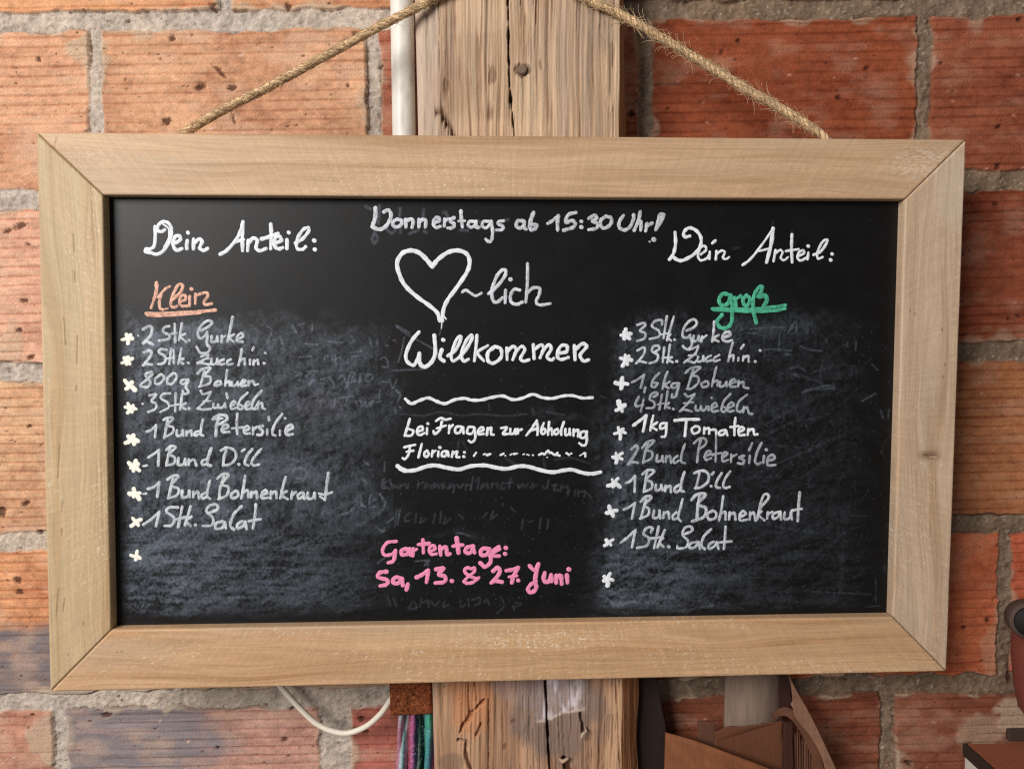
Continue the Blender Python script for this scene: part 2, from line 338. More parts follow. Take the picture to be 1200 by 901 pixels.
# ------------------------------------------------------------------ timber post
POST_Y = -0.047
def build_post():
    zs = np.concatenate([np.arange(-0.70, -0.36, 0.01), np.arange(-0.36, -0.20, 0.0007), np.arange(-0.20, 0.17, 0.004), np.arange(0.17, 0.34, 0.0007), np.arange(0.34, 0.72, 0.01)])
    def edge(pxt, pxb):                    # x of an edge as a linear function of z
        a = at_y(pxt, 0, POST_Y); b = at_y(pxb, 901, POST_Y); k = (a[0]-b[0])/(a[2]-b[2]); return lambda z: a[0]+k*(z-a[2])
    e0, e1, e2, e3 = edge(485, 508), edge(513, 511.5), edge(725, 728), edge(735, 752)
    prof = []                              # (region, t)
    prof += [('L', t) for t in np.linspace(1, 0, 7)[:-1]]
    prof += [('a', t) for t in np.linspace(0, 1, 26)[:-1]]
    prof += [('f', t) for t in np.linspace(0, 1, 250)]
    prof += [('c', t) for t in np.linspace(0, 1, 26)[1:]]
    prof += [('R', t) for t in np.linspace(0, 1, 7)[1:]]
    n = len(prof); Z = np.repeat(zs[:, None], n, 1); X = np.zeros_like(Z); Y = np.zeros_like(Z)
    reg = np.array([p[0] for p in prof])
    for i, (g, t) in enumerate(prof):
        z = zs; wob = (vn(z*28, 3.0+0*z, 4)-.5)*0.006
        E0, E1, E2, E3 = e0(z), e1(z), e2(z)+wob*.25, e3(z)+wob*0.6*sm(0.1, -0.2, z)
        if g == 'L': X[:, i] = E0; Y[:, i] = POST_Y+0.006+t*(0.05-0.006+0.004)
        if g == 'a': X[:, i] = E0+(E1-E0)*t; Y[:, i] = POST_Y+0.006*(1-t)**1.3
        if g == 'f': X[:, i] = E1+(E2-E1)*t; Y[:, i] = POST_Y
        if g == 'c': X[:, i] = E2+(E3-E2)*t; Y[:, i] = POST_Y+0.016*t**1.2
        if g == 'R': X[:, i] = E3; Y[:, i] = POST_Y+0.016+t*0.036
    px, py = project(np.stack([X, Y, Z], -1))
    xo = X-((e1(zs)+e2(zs))/2)[:, None]
    swirl = (fbm(xo*18, Z*5, 3, 3)-.5)*0.012
    g1 = fbm((xo+swirl)*260, Z*6, 21, 4); g2 = fbm((xo+swirl)*1100, Z*22, 22, 3); g3 = fbm((xo+swirl*2)*90, Z*3, 23, 3)
    base = s2l((182, 152, 124))[None, None, :]
    C = base*(1+(g1-.5)[..., None]*np.array([.75, .85, .9])+(g2-.5)[..., None]*0.9+(g3-.5)[..., None]*np.array([.5, .6, .65]))
    H = (g1-.5)*0.0022+(g2-.5)*0.0007
    lines = sm(0.60, 0.74, fbm((xo+swirl)*700, Z*16, 27, 4)); C = mix(C, s2l((112, 78, 54)), lines*0.55); H -= lines*0.0006
    fine = sm(.66, .72, fbm((xo+swirl)*1300+5, Z*26, 28, 3))*sm(.45, .6, fbm(xo*50, Z*12, 34, 2)); C = mix(C, s2l((84, 60, 46)), fine*.7); H -= fine*.0008; grey_ = sm(.5, .7, fbm((xo+swirl)*130, Z*7, 36, 3)); C = mix(C, s2l((160, 142, 126)), grey_*.45)
    pale = sm(0.52, 0.75, fbm(xo*60, Z*14, 29, 3)); C = mix(C, s2l((208, 182, 150)), pale*0.35)
    # weathered grey left edge
    isa = np.isin(reg, ['a', 'L'])[None, :]*np.ones_like(Z); C = mix(C, s2l((196, 180, 164))*1.0, isa*(0.55+0.5*(g1-.5)).clip(0, 1))
    isc = np.isin(reg, ['c', 'R'])[None, :]*np.ones_like(Z); C = mix(C, s2l((166, 112, 70)), isc*(0.7+0.6*(g1-.5)).clip(0, 1))
    # below the board: redder, stained
    low = sm(-0.17, -0.2, Z); C = mix(C, C*np.array([0.90, 0.76, 0.70]), low)
    nz = (fbm(X*60, Z*60, 43, 4)-.5)
    stain = sm(1.15, .45, ((px-655)/62)**2+((py-835)/62)**2+nz*1.2)*low
    C = mix(C, s2l((112, 98, 92))*(0.8+0.5*g1[..., None]), stain*0.72)
    up = sm(1.2, .6, ((px-625)/50)**2+((py-800)/30)**2+nz*1.2)*low; C = mix(C, s2l((150, 130, 126)), up*.5)
    inpatch = (sm(622, 640, px+nz*26)*sm(692, 672, px+nz*26)*sm(0, 3, (848+nz*26-(px-632)*.28*(px > 648))-py))*low
    C = mix(C, s2l((214, 202, 204)), inpatch*(0.15+0.8*sm(0.42, 0.62, fbm(X*160, Z*50, 47, 4)))); rim = np.exp(-((848+nz*26-np.clip((px-640)*.3, -3, 12)*0-(px-632)*.28*(px > 648)-py)/2.2)**2)*sm(624, 634, px)*sm(690, 680, px)*low; C = mix(C, s2l((224, 206, 190)), rim*.6)
    # cracks and gouges, given as polylines on the post face
    def crack(pts, w, depth, c=(38, 26, 20), s=0.9):
        nonlocal C, H
        d = np.full_like(px, 99.0)
        for (a, b) in zip(pts[:-1], pts[1:]): d = np.minimum(d, segdist(px, py, a[0], a[1], b[0], b[1]))
        d = d+(fbm(px*.16, py*.07, 51, 4)-.5)*w*2.4; f = sm(w, w*.2, d); C = mix(C, s2l(c), f*s); H -= f*depth
    crack([(595, -40), (596, 60), (597, 100), (602, 150), (606, 250)], 1.6, 0.007)
    crack([(638, 780), (641, 840), (644, 905), (646, 960)], 1.5, 0.007)
    crack([(513, 131), (520, 134), (534, 163)], 2.6, 0.003, (92, 62, 44)); crack([(516, 133), (530, 160)], 1.0, 0.003, (60, 40, 30))
    crack([(612, 88), (613, 118)], 0.7, 0.001, (90, 62, 46)); crack([(485, 0), (487, 160)], .8, 0, (130, 110, 96), .4)
    crack([(566, 822), (556, 832), (550, 842), (541, 852), (539, 858)], 2.8, 0.003, (112, 74, 52), .7); crack([(537, 867), (546, 868), (545, 880), (553, 905)], 2.6, 0.003, (104, 68, 48), .75); crack([(563, 848), (561, 856), (558, 862)], 1.8, 0.002, (104, 68, 50), .7)
    crack([(572, 820), (573, 905)], 1.2, 0.002, (110, 74, 52)); crack([(548, 790), (550, 835)], 1.1, 0.002, (122, 76, 50)); crack([(556, 795), (558, 822)], 1.1, 0.002, (122, 76, 50))
    crack([(680, 836), (684, 856)], 2.0, 0.003, (84, 60, 48)); crack([(660, 890), (667, 905)], 4, 0.004, (84, 54, 40)); crack([(722, 800), (727, 905)], 1.2, 0.001, (120, 82, 56), .6)
    for (a, b, w, h_) in ((577, 88, 6, 14), (575, 132, 7, 12), (634, 76, 3, 8), (707, 129, 1.6, 1.6), (521, 804, 1.5, 1.5), (538, 820, 1.4, 1.4), (523, 100, 5, 12), (602, 845, 3, 3), (592, 875, 4, 5)):
        e = np.sqrt(((px-a)/w)**2+((py-b)/h_)**2)+(fbm(px*.5, py*.12, 53, 2)-.5)*.8; f = sm(1.0, .5, e); C = mix(C, s2l((110, 76, 56)), f*.6); H -= f*.0008
    e = np.sqrt(((px-612.5)/9.5)**2+((py-83)/8.5)**2)+(fbm(px*.35, py*.35, 57, 3)-.5)*.7; f = sm(1.15, .75, e); C = mix(C, s2l((70, 48, 38)), f*.8); H -= f*.0012
    e = sm(1.1, .3, ((px-612)/12)**2+((py-45)/34)**2+nz*1.4); C = mix(C, s2l((160, 126, 98)), e*.45)
    for (cx_, cy_, rx_, ry_, c_, s_) in ((560, 20, 40, 26, (206, 176, 146), .35), (660, 60, 40, 60, (172, 148, 126), .35), (530, 110, 26, 40, (150, 118, 92), .35), (700, 20, 26, 50, (150, 132, 116), .4), (590, 150, 60, 14, (206, 172, 140), .35)):
        e = sm(1.2, .3, ((px-cx_)/rx_)**2+((py-cy_)/ry_)**2+nz*1.8); C = mix(C, s2l(c_)*(.8+.4*g2[..., None]), e*s_)
    tan = sm(1.1, .5, ((px-552)/28)**2+((py-825)/45)**2+nz*1.3)*low; C = mix(C, s2l((196, 128, 84)), tan*.5)
    kn = sm(1.1, .5, ((px-528)/18)**2+((py-893)/14)**2+nz); C = mix(C, s2l((112, 92, 78)), kn*.5*low)
    isf = np.isin(reg, ['f', 'a', 'c'])[None, :]
    Y = Y-H*isf
    return grid_mesh('timber_post', np.stack([X, Y, Z], -1), np.clip(C, .004, .9))
post = thing('timber_post', (0.01, -0.02, -0.70), 'old weathered timber post with long cracks running up the wall behind the board', 'post')
link('beam', build_post(), M_POST, post)
def nail(px, py, y, r=0.0035, L=0.012, name='nail', c=(120, 110, 100), parent=None):
    p = at_y(px, py, y); b = MB()
    b.tube([p+np.array([0, L, 0]), p, p+np.array([0, -0.0006, 0])], [r*.5, r*.5, r*.5], 10, s2l(c)); b.tube([p+np.array([0, -0.0005, 0]), p+np.array([0, -0.0015, 0])], [r, r*.85], 14, s2l(c)); return b.build(name, M_GEN, parent, False)
def peg():
    b = MB(); p = at_y(612.5, 82, POST_Y); b.tube([p+np.array([0, .004, 0]), p+np.array([0, -0.0008, 0]), p+np.array([0, -0.0015, 0])], [.0032, .0031, .0022], 11, s2l((118, 98, 84))); b.build('peg', M_POST, post, False)
peg()
b = MB(); b.tube([at_y(685, 850, POST_Y+.001), at_y(687, 857, POST_Y-.004), at_y(682.5, 860, POST_Y-.006), at_y(681, 866, POST_Y-.005)], 0.0008, 6, s2l((190, 170, 150))); b.build('bent_wire', M_GEN, post, True)
b = MB(); b.tube([at_y(655, 889, POST_Y+.001), at_y(660, 892, POST_Y-.003), at_y(666, 888, POST_Y-.004)], [.0012, .0014, .001], 6, s2l((178, 150, 128))); b.build('bent_nail', M_GEN, post, True)
# ------------------------------------------------------------------ pipe, block, cable, cloth
def stripcol(fn, V): return np.array([fn(v) for v in V])
def build_pipe():
    a = at_y(471, 0, -0.012); bq = at_y(473.5, 160, -0.012); d = (bq-a)/(bq[2]-a[2]); pts = []
    zz = np.linspace(0.72, at_y(475, 790, -0.012)[2], 160)
    P = np.array([a+d*(z-a[2]) for z in zz]); k = 24; an = np.arange(k)/k*2*math.pi; r = 0.0083
    V = P[:, None, :]+r*np.stack([np.cos(an), -np.sin(an), 0*an], -1)[None]
    n = fbm(V[..., 0]*120+V[..., 1]*90, V[..., 2]*60, 4, 4); c = s2l((226, 222, 212))[None, None]*(0.88+.24*(n[..., None]-.5))
    dirt = sm(.62, .75, fbm(V[..., 0]*300+5, V[..., 2]*140, 8, 3)); c = mix(c, s2l((168, 164, 156)), dirt*.5)
    return mesh_vf('conduit_pipe', V.reshape(-1, 3), grid_faces(len(zz), k, 0, True), c.reshape(-1, 3))
pipe = link('conduit_pipe', build_pipe(), M_PIPE); tag(pipe, 'white plastic conduit pipe running up beside the timber post', 'pipe'); rebase(pipe)
def build_block():
    y0, y1 = -0.036, -0.002
    p = [at_y(456, 795, y0), at_y(505, 793, y0), at_y(506.5, 837, y0), at_y(457, 839, y0)]
    xs_ = np.linspace(0, 1, 60); zs_ = np.linspace(0, 1, 50); P = np.zeros((52, 62, 3)); U, Vv = np.meshgrid(np.r_[0, xs_, 1], np.r_[0, zs_, 1])
    Q = (p[0]*((1-U)*(1-Vv))[..., None]+p[1]*(U*(1-Vv))[..., None]+p[2]*(U*Vv)[..., None]+p[3]*((1-U)*Vv)[..., None])
    n = fbm(Q[..., 0]*500, Q[..., 2]*500, 3, 4); n2 = vn(Q[..., 0]*900, Q[..., 2]*900, 9)
    ed_ = np.minimum(np.minimum(U, 1-U), np.minimum(Vv, 1-Vv)); Q[..., 1] += sm(.05, 0, ed_)*0.0012-(n-.5)*0.0012
    C = s2l((122, 66, 40))[None, None]*(0.55+.9*n)[..., None]; C = mix(C, s2l((178, 116, 72)), sm(.72, .9, n2)*.6); C = mix(C, s2l((52, 26, 18)), sm(.3, .12, n2)*.7)
    Q[0, :, 1] = y1; Q[-1, :, 1] = y1; Q[:, 0, 1] = y1; Q[:, -1, 1] = y1
    return grid_mesh('fibre_block', Q, C)
blk = link('fibre_block', build_block(), M_CORK); tag(blk, 'rough speckled brown block beside the post under the frame', 'block'); rebase(blk)
def spline(pts, n=60):
    p = np.asarray(pts, float); P = np.vstack([2*p[0]-p[1], p, 2*p[-1]-p[-2]]); out = []; k = max(2, n//(len(p)-1))
    for i in range(len(p)-1):
        a, b_, c, d = P[i:i+4]
        for t in np.linspace(0, 1, k, endpoint=False):
            out.append(.5*((2*b_)+(c-a)*t+(2*a-5*b_+4*c-d)*t*t+(3*b_-a-3*c+d)*t**3))
    out.append(p[-1]); return np.array(out)
b = MB(); cp = [at_y(300, 770, -.012), at_y(328, 803, -.012), at_y(352, 830, -.015), at_y(372, 848, -.017), at_y(393, 857, -.019), at_y(410, 858, -.020), at_y(430, 850, -.022), at_y(446, 836, -.024), at_y(456, 822, -.025), at_y(462, 813, -.026)]
b.tube(spline(cp, 90), .0021, 12, s2l((228, 218, 200))); cable = b.build('cable', M_PIPE, None, True); tag(cable, 'loose white cable looping from under the frame into the brown block', 'cable'); rebase(cable)
def build_cloth():
    nu, nv = 130, 140; U, Vv = np.meshgrid(np.linspace(0, 1, nu), np.linspace(0, 1, nv))
    yb = -0.026
    tl, tr, br, bl = at_y(468.5, 832, yb), at_y(509.5, 832, yb), at_y(512, 960, yb), at_y(461, 960, yb)
    P = tl*((1-U)*(1-Vv))[..., None]+tr*(U*(1-Vv))[..., None]+br*(U*Vv)[..., None]+bl*((1-U)*Vv)[..., None]
    u2 = U+0.03*np.sin(Vv*5+U*4)
    P[..., 1] += -0.0045*np.sin(u2*2*math.pi*2.6+0.6)-0.0015*np.sin(u2*31+Vv*6)+0.006*(2*np.abs(U-.5))**3+(fbm(U*6, Vv*9, 4, 3)-.5)*.003
    stops = [(0, (196, 120, 150)), (.06, (180, 214, 210)), (.13, (60, 150, 160)), (.18, (196, 216, 214)), (.23, (190, 208, 220)), (.27, (200, 84, 128)), (.34, (196, 52, 84)), (.42, (186, 86, 150)), (.45, (74, 66, 120)), (.50, (40, 54, 92)), (.54, (150, 190, 170)), (.58, (20, 70, 70)), (.66, (18, 60, 62)), (.70, (70, 150, 140)), (.76, (74, 190, 180)), (.83, (52, 176, 140)), (.9, (60, 170, 170)), (1, (60, 120, 150)),
             (1.08, (90, 90, 170)), (1.16, (170, 60, 130)), (1.3, (190, 50, 96)), (1.5, (120, 40, 80))]
    s = U+np.where(U > .62, (Vv-.1)*.9*(U-.62)/.38, 0)+(fbm(U*20, Vv*30, 7, 3)-.5)*.05-np.where(U < .2, (Vv)*.12*(0.2-U)/.2*2, 0)
    xsn = np.array([q[0] for q in stops]); cs = np.array([s2l(q[1]) for q in stops])
    C = np.stack([np.interp(s, xsn, cs[:, i]) for i in range(3)], -1)*(0.6+.35*fbm(U*60, Vv*180, 9, 2))[..., None]; C = C*.8+C.mean(-1, keepdims=True)*.2
    fl = sm(.74, .86, vn(U*50, Vv*90, 13)); C = mix(C, s2l((214, 196, 200)), fl*.35)
    return grid_mesh('striped_cloth', P, C)
cl = link('striped_cloth', build_cloth(), M_CLOTH); md = cl.modifiers.new('thick', 'SOLIDIFY'); md.thickness = .001
tag(cl, 'turquoise pink and purple striped woven cloth hanging under the brown block', 'cloth'); rebase(cl)

# ------------------------------------------------------------------ chalkboard: frame and panel
bn_cv = np.array([-0.0425, -0.053, 0.9977]); bn_cv /= np.linalg.norm(bn_cv)
BN = R.T @ bn_cv                             # points away from the viewer
BP = CAM+R.T @ np.array([0, 0, 0.513])       # a point of the frame's front plane
def on_board(px, py, depth=0.0): return on_plane(px, py, BP+BN*depth, BN)
INSET, THICK = 0.0085, 0.018
OUT = [(42.5, 155), (1132.5, 163.5), (1109.5, 786.5), (58.5, 810.5)]
INN = [(120.5, 228.5), (1061, 233.5), (1046.5, 722.5), (130, 738)]
board = thing('chalkboard', on_board(600, 800, THICK), 'black chalkboard in a pale wooden frame with handwritten vegetable share lists, hung on a rope', 'chalkboard')
def build_rail(i, name):
    o0, o1, i0, i1 = OUT[i], OUT[(i+1) % 4], INN[i], INN[(i+1) % 4]
    A0, A1, B0, B1 = [on_board(*p) for p in (o0, o1, i0, i1)]
    L = np.linalg.norm(A1-A0); Wd = np.linalg.norm(B0-A0)*.7
    nu = int(L/.0008); us = np.linspace(0, 1, nu); us = us+0
    rnd = .0013
    prof = [(0, THICK), (0, THICK*.5)]+[(rnd*(1-math.cos(a))/Wd, rnd*(1-math.sin(a))) for a in np.linspace(0, math.pi/2, 5)]
    prof += [(t, 0) for t in np.linspace(rnd/Wd, 1-rnd/Wd, 100)[1:-1]]
    prof += [(1-rnd*(1-math.cos(a))/Wd, rnd*(1-math.sin(a))) for a in np.linspace(math.pi/2, 0, 5)]+[(1, INSET*.5), (1, INSET+.002)]
    T = np.array([p[0] for p in prof]); D = np.array([p[1] for p in prof])
    U, Tt = np.meshgrid(us, T); Dd = np.repeat(D[:, None], nu, 1)
    P = A0*((1-U)*(1-Tt))[..., None]+A1*(U*(1-Tt))[..., None]+B1*(U*Tt)[..., None]+B0*((1-U)*Tt)[..., None]
    px, py = project(P)
    along = U*L; across = Tt*Wd+Dd
    sw = (fbm(along*6, across*40, 100+i, 3)-.5)*.02
    g1 = fbm(along*9, (across+sw)*260, 110+i, 4); g2 = fbm(along*30, (across+sw)*1100, 120+i, 3); g3 = fbm(along*3.5, (across+sw*2)*60, 130+i, 3)
    base = s2l([(194, 160, 126), (194, 166, 138), (196, 157, 118), (186, 159, 122)][i])[None, None]
    C = base*(1+(g1-.5)[..., None]*np.array([.22, .28, .34])+(g2-.5)[..., None]*.34+(g3-.5)[..., None]*np.array([.30, .36, .42]))
    grey = sm(.5, .75, fbm(along*5, across*50, 140+i, 3)); C = mix(C, s2l([(184, 162, 136), (178, 162, 146), (182, 158, 132), (184, 166, 132)][i]), grey*.45)
    dark = sm(.60, .78, fbm(along*4, (across+sw)*180, 150+i, 3)); C = mix(C, C*np.array([.84, .77, .68]), dark*.8)
    # saw fuzz across the grain
    C = C*(1+(.12*(vn(along*900, across*60, 160+i)-.5)+.14*(vn(along*1500, across*1500, 5)-.5))[..., None])
    H = (g2-.5)*.0002+(g1-.5)*.00012
    # pale rubbed flecks
    fl = sm(.80, .92, vn(along*1100, across*1250, 170+i))*sm(.52, .72, fbm(along*11, across*45, 180+i, 3)); C = mix(C, s2l((232, 216, 194)), fl*.6)
    def mark(pts, w, c, s, h=0):
        nonlocal C, H
        d = np.full_like(px, 99.)
        for (a, b_) in zip(pts[:-1], pts[1:]): d = np.minimum(d, segdist(px, py, *a, *b_))
        d = d+(fbm(px*.3, py*.3, 55, 2)-.5)*w*.8; f = sm(w, w*.3, d); C = mix(C, s2l(c), f*s); H -= f*h
    if i == 3:
        for pts in ([(86, 275), (87, 296)], [(87.5, 318), (88, 331)], [(91, 393), (90, 426)], [(90, 452), (89, 458)], [(75, 372), (77, 404)], [(74, 586), (72, 600)], [(73, 620), (72, 628)], [(69, 690), (66, 722)], [(76, 701), (74, 716)], [(98, 729), (98, 733)], [(80, 766), (80, 770)], [(70, 520), (68, 560)]):
            mark(pts, 1.1, (124, 96, 64), .6, .0002)
        for x_ in (118, 113, 122): mark([(x_-2, 480), (x_+3, 640)], .9, (150, 122, 84), .5)
    if i == 1:
        e = np.sqrt(((px-1089)/11)**2+((py-533)/5)**2); C = mix(C, s2l((126, 92, 68)), sm(1.9, .3, e)*.75); mark([(1083, 533), (1096, 534)], 1.5, (108, 74, 54), .8, .0004); mark([(1090, 535), (1097, 535)], .9, (222, 190, 160), .6)
        for q in ((1066, 363), (1072, 366), (1104, 385), (1107, 426), (1105, 440)): mark([q, (q[0]+.5, q[1]+3)], 1.2, (104, 78, 60), .7)
        e = sm(1.2, .3, ((px-1115)/22)**2+((py-225)/55)**2+(fbm(px*.2, py*.2, 3)-.5)); C = mix(C, s2l((206, 192, 174)), e*.35)
    if i == 0:
        for pts in ([(66, 160), (64, 174), (60, 171)], [(68, 163), (63, 168)]): mark(pts, .9, (120, 94, 66), .6)
        e = sm(1.2, .3, ((px-1090)/48)**2+((py-192)/22)**2+(fbm(px*.15, py*.3, 3)-.5)*1.4); f2 = sm(.5, .7, vn(px*.35, py*1.1, 8)); C = mix(C, s2l((222, 206, 186)), e*f2*.6)
        mark([(660, 160), (690, 161)], 1.2, (140, 110, 84), .5)
    if i == 2:
        e = sm(1.2, .2, ((px-625)/110)**2+((py-750)/16)**2+(fbm(px*.1, py*.3, 3)-.5)*1.2); f2 = sm(.74, .88, vn(px*.7, py*1.1, 9)); C = mix(C, s2l((242, 226, 204)), e*f2*.85)
        for q in ((137, 764), (142, 763)): mark([q, (q[0]+1, q[1])], 1.3, (100, 74, 52), .8)
    # mitre joint: ends dip into a fine groove
    endd = np.minimum(U, 1-U)*L; ed_f = sm(.0014, 0, endd); H -= ed_f*.0011
    gap = sm(.0008, 0, endd)*sm(.35, .5, fbm(across*120, U*0+i, 9, 2)+.2); C = mix(C, s2l((86, 62, 42)), gap*.75)
    P = P+BN*(Dd-H)[..., None]
    return link(name, grid_mesh(name, P, np.clip(C, .004, .9), flip=True), M_FRAME, board)
for i in range(4): build_rail(i, 'frame_rail')

# writing data -----------------------------------------------------------
def parse(s, x0, y0, x1):
    k = (x1-x0)/1200.0; out = []
    for st in s.replace('\n', ' ').split(';'):
        st = st.split()
        if not st: continue
        w = None
        if st[0].startswith('w'): w = float(st[0][1:])*k; st = st[1:]
        out.append((w, [(x0+float(a.split(',')[0])*k, y0+float(a.split(',')[1])*k) for a in st]))
    return out, k
LINES = []   # (name, label, material, region, width in zoomed px, strokes)
def line(name, label, mat, reg, w, s): LINES.append((name, label, mat, reg, w, s))
line('handwritten_line', 'bold white heading Dein Anteil: on the left', C_WHITE, (160, 250, 380), 23, '''
118,85 120,140 113,205 90,228 62,228 58,246 90,252 128,262 165,245 200,200 220,145 222,95 200,60 165,55 138,78 136,108 158,118 180,106; w12 170,70 205,100 205,160 175,215;
244,192 278,172 275,146 247,150 234,198 254,236 290,226; 325,175 320,205 322,226; w25 328,122 331,126; 365,165 364,228; 368,192 398,166 420,180 405,222 430,238 455,225;
535,262 580,235 640,165 668,105 680,58; 680,55 676,150 678,240; 622,186 684,168; 715,175 710,240; 715,192 745,160 772,175 764,220 788,240 828,226;
858,70 862,150 858,228; 800,165 850,150 905,130; 884,192 925,175 915,150 890,155 879,200 904,228 935,220; 962,170 962,226; w26 972,122 974,124; 1015,190 1060,165 1100,115 1094,92 1060,110 1026,170 1026,224 1060,231 1080,215; w26 1136,175; w26 1140,232''')
line('handwritten_line', 'bold white heading Dein Anteil: on the right', C_WHITE, (775, 255, 985), 24, '''
92,100 95,180 80,245 55,278; 55,280 76,264 110,285 150,285 220,245 262,190 264,130 230,85 185,70 152,98 156,130 190,124;
w17 265,247 300,217 290,190 262,205 246,255 262,286 300,276 322,250; w19 325,230 322,276; w20 342,172 362,155; w19 370,225 365,280; w17 372,242 405,222 425,235 412,270 435,278 455,265;
w18 545,318 590,285 650,215 750,75; w27 748,75 735,180 705,300; w15 655,225 735,205; w19 765,220 752,292; w16 765,240 795,218 812,235 800,270 822,286 850,265; w20 875,115 872,200 876,300; w17 835,225 920,212;
w18 920,258 955,240 950,220 922,235 912,270 935,288 970,270; w19 985,235 980,280; w22 985,192; w18 1020,250 1070,225 1110,165 1105,148 1075,170 1045,235 1050,275 1080,265; w25 1145,245; w26 1135,285''')
line('handwritten_line', 'white line Donnerstags at the top', C_SOFT, (425, 235, 605), 28, '''
w32 100,60 98,130 76,205; w30 76,207 120,225 165,215 205,170 222,112 200,76 165,90; 270,146 240,165 238,195 265,208 300,190 305,160 275,147; 335,150 338,207; 340,168 370,146 395,160 386,210;
440,150 440,207; 445,168 470,150 494,162 490,210; 560,176 600,158 590,132 562,145 552,185 575,212 606,204; w24 640,145 638,200; w22 640,168 668,142; 712,136 686,150 692,170 716,186 704,213 666,215;
768,85 772,150 780,208; w22 750,162 800,160; w24 872,165 836,165 825,195 850,210 880,190 885,165; 886,165 890,210 912,210; w24 990,165 945,165 935,200 965,215 1000,180 1005,160; 1005,165 1016,250 1005,310 985,322 963,304; w26 1100,160 1065,165 1060,185 1096,202 1090,228 1045,232''')
line('handwritten_line', 'grey white line ab 15:30 Uhr! at the top', C_LIST, (590, 240, 790), 25, '''
140,115 100,115 90,150 120,165 148,140; 145,120 148,165 162,172; w28 212,55 195,100 185,150 197,176 226,165 232,142 200,140; 312,132 345,112 385,80; 385,80 380,130 382,180;
510,55 456,72 438,125 482,112 506,132 488,160 425,180; w29 548,118; w29 548,158; 600,98 640,75 655,95 625,117 662,132 655,165 600,176; 720,82 685,110 685,150 715,165 755,135 758,95 722,82;
845,75 815,120 815,160 850,178 890,155 915,100 915,72; 962,50 950,110 920,180; 945,132 968,120 965,180; 1010,135 1000,185; 1005,152 1045,130; w22 1130,68 1100,68 1085,120 1070,178; w20 1132,72 1105,130 1072,178; w30 1112,85 1085,145; w34 1058,245; w14 1028,260''')
line('heart_drawing', 'white chalk heart outline', C_WHITE, (455, 285, 655), 31, '''
310,165 260,105 210,65 150,52 95,75 62,140 80,225 120,300 200,375 290,440 345,490 362,545; 310,165 350,115 420,65 490,52 550,75 572,130 555,200 490,300 420,395 390,460 378,545; w8 378,545 374,600; w10 395,515 408,535''')
line('handwritten_line', 'white word ~lich right of the heart', C_SOFT, (455, 285, 655), 24, '''
w20 520,345 545,330 585,355 615,370 655,352; 705,355 750,320 815,240 826,195 800,190 760,240 730,330 735,400 765,415 802,385; 825,330 822,420; w28 860,255; 925,330 885,325 860,370 865,415 905,430 942,415;
980,145 978,280 968,415; 975,350 1020,315 1065,320 1060,365 1040,410 1065,435 1140,425''')
line('handwritten_line', 'white word Willkommen', C_WHITE, (460, 380, 700), 22, '''
155,45 110,100 80,170 84,215 120,240 142,215 158,170; w26 157,172 158,222 185,250 225,225 250,170 245,66; 288,150 278,195 302,216; w26 298,92; w20 325,185 370,150 400,90 395,70 370,100 345,180 355,215 390,195;
w20 385,200 430,150 466,85 460,65 430,100 405,170 415,215 445,205; w20 495,65 490,130 480,215; w18 558,125 500,165 536,215; 600,130 560,165 560,212 590,228 635,195 635,145 600,130; w20 670,140 672,207; w19 672,162 705,130 725,150 705,207;
w19 715,172 755,130 775,150 750,200 770,216 800,208; w20 825,120 830,200; w19 830,152 870,120 885,145 865,196; w19 878,160 915,120 930,145 905,190 930,210 945,200; 970,170 1020,160 1020,125 985,130 965,180 985,206 1030,195;
1065,125 1070,207; 1068,152 1110,115 1138,130 1100,180 1120,215 1150,208''')
line('wavy_line', None, C_WHITE, (440, 450, 720), 18, '150,75 180,98 215,85 265,70 310,88 350,98 400,78 450,72 480,80 530,80 580,68 640,60 690,78 740,70 790,52 840,68 890,72 940,60 990,58 1040,70 1090,68')
line('wavy_line', None, C_WHITE, (440, 450, 720), 20, 'w24 112,412 128,425 150,433; 130,428 150,435 200,432 250,415 300,408 360,420 420,428 480,412 550,408 610,420 660,425 720,412 770,415 830,432 890,442 950,432 990,430 1040,445 1085,450 1130,442')
line('handwritten_line', 'small white line bei Fragen zur Abholung', C_WHITE, (465, 480, 700), 16, '''
78,55 62,110 48,155; 50,154 85,155 100,128 74,116; 125,132 155,120 150,100 128,110 122,140 140,152 165,140; 182,110 180,146; w18 187,84; 235,68 265,50 290,60 322,54; 270,72 258,120 228,146 220,128; 240,112 295,95; 315,95 312,140; 315,112 335,92;
385,100 355,105 350,135 375,138 395,105 400,140; 460,105 430,105 422,140 450,142 468,110; 466,110 470,170 450,195 430,185; 490,136 520,120 510,105 490,120 490,146 520,145; 545,110 540,150; 545,122 565,108 565,145 580,150;
625,110 660,108 635,145 665,145; 680,115 680,145 700,140 710,115; 710,118 712,145; 725,115 725,142; 725,127 748,118; 775,155 810,110 838,65; 838,65 845,110 842,150; 800,126 845,112; 880,80 865,120 870,145 890,135 885,115 865,125;
912,75 905,150; 908,127 925,112 930,150; 960,115 942,130 950,148 970,135 962,115; 1000,75 985,120 985,150; 1010,115 1010,150 1030,145 1035,115; 1035,118 1038,150; 1060,120 1058,155; 1062,132 1085,120 1085,160;
1130,130 1105,135 1100,165 1125,165 1138,130; 1138,135 1135,200 1115,215 1092,200''')
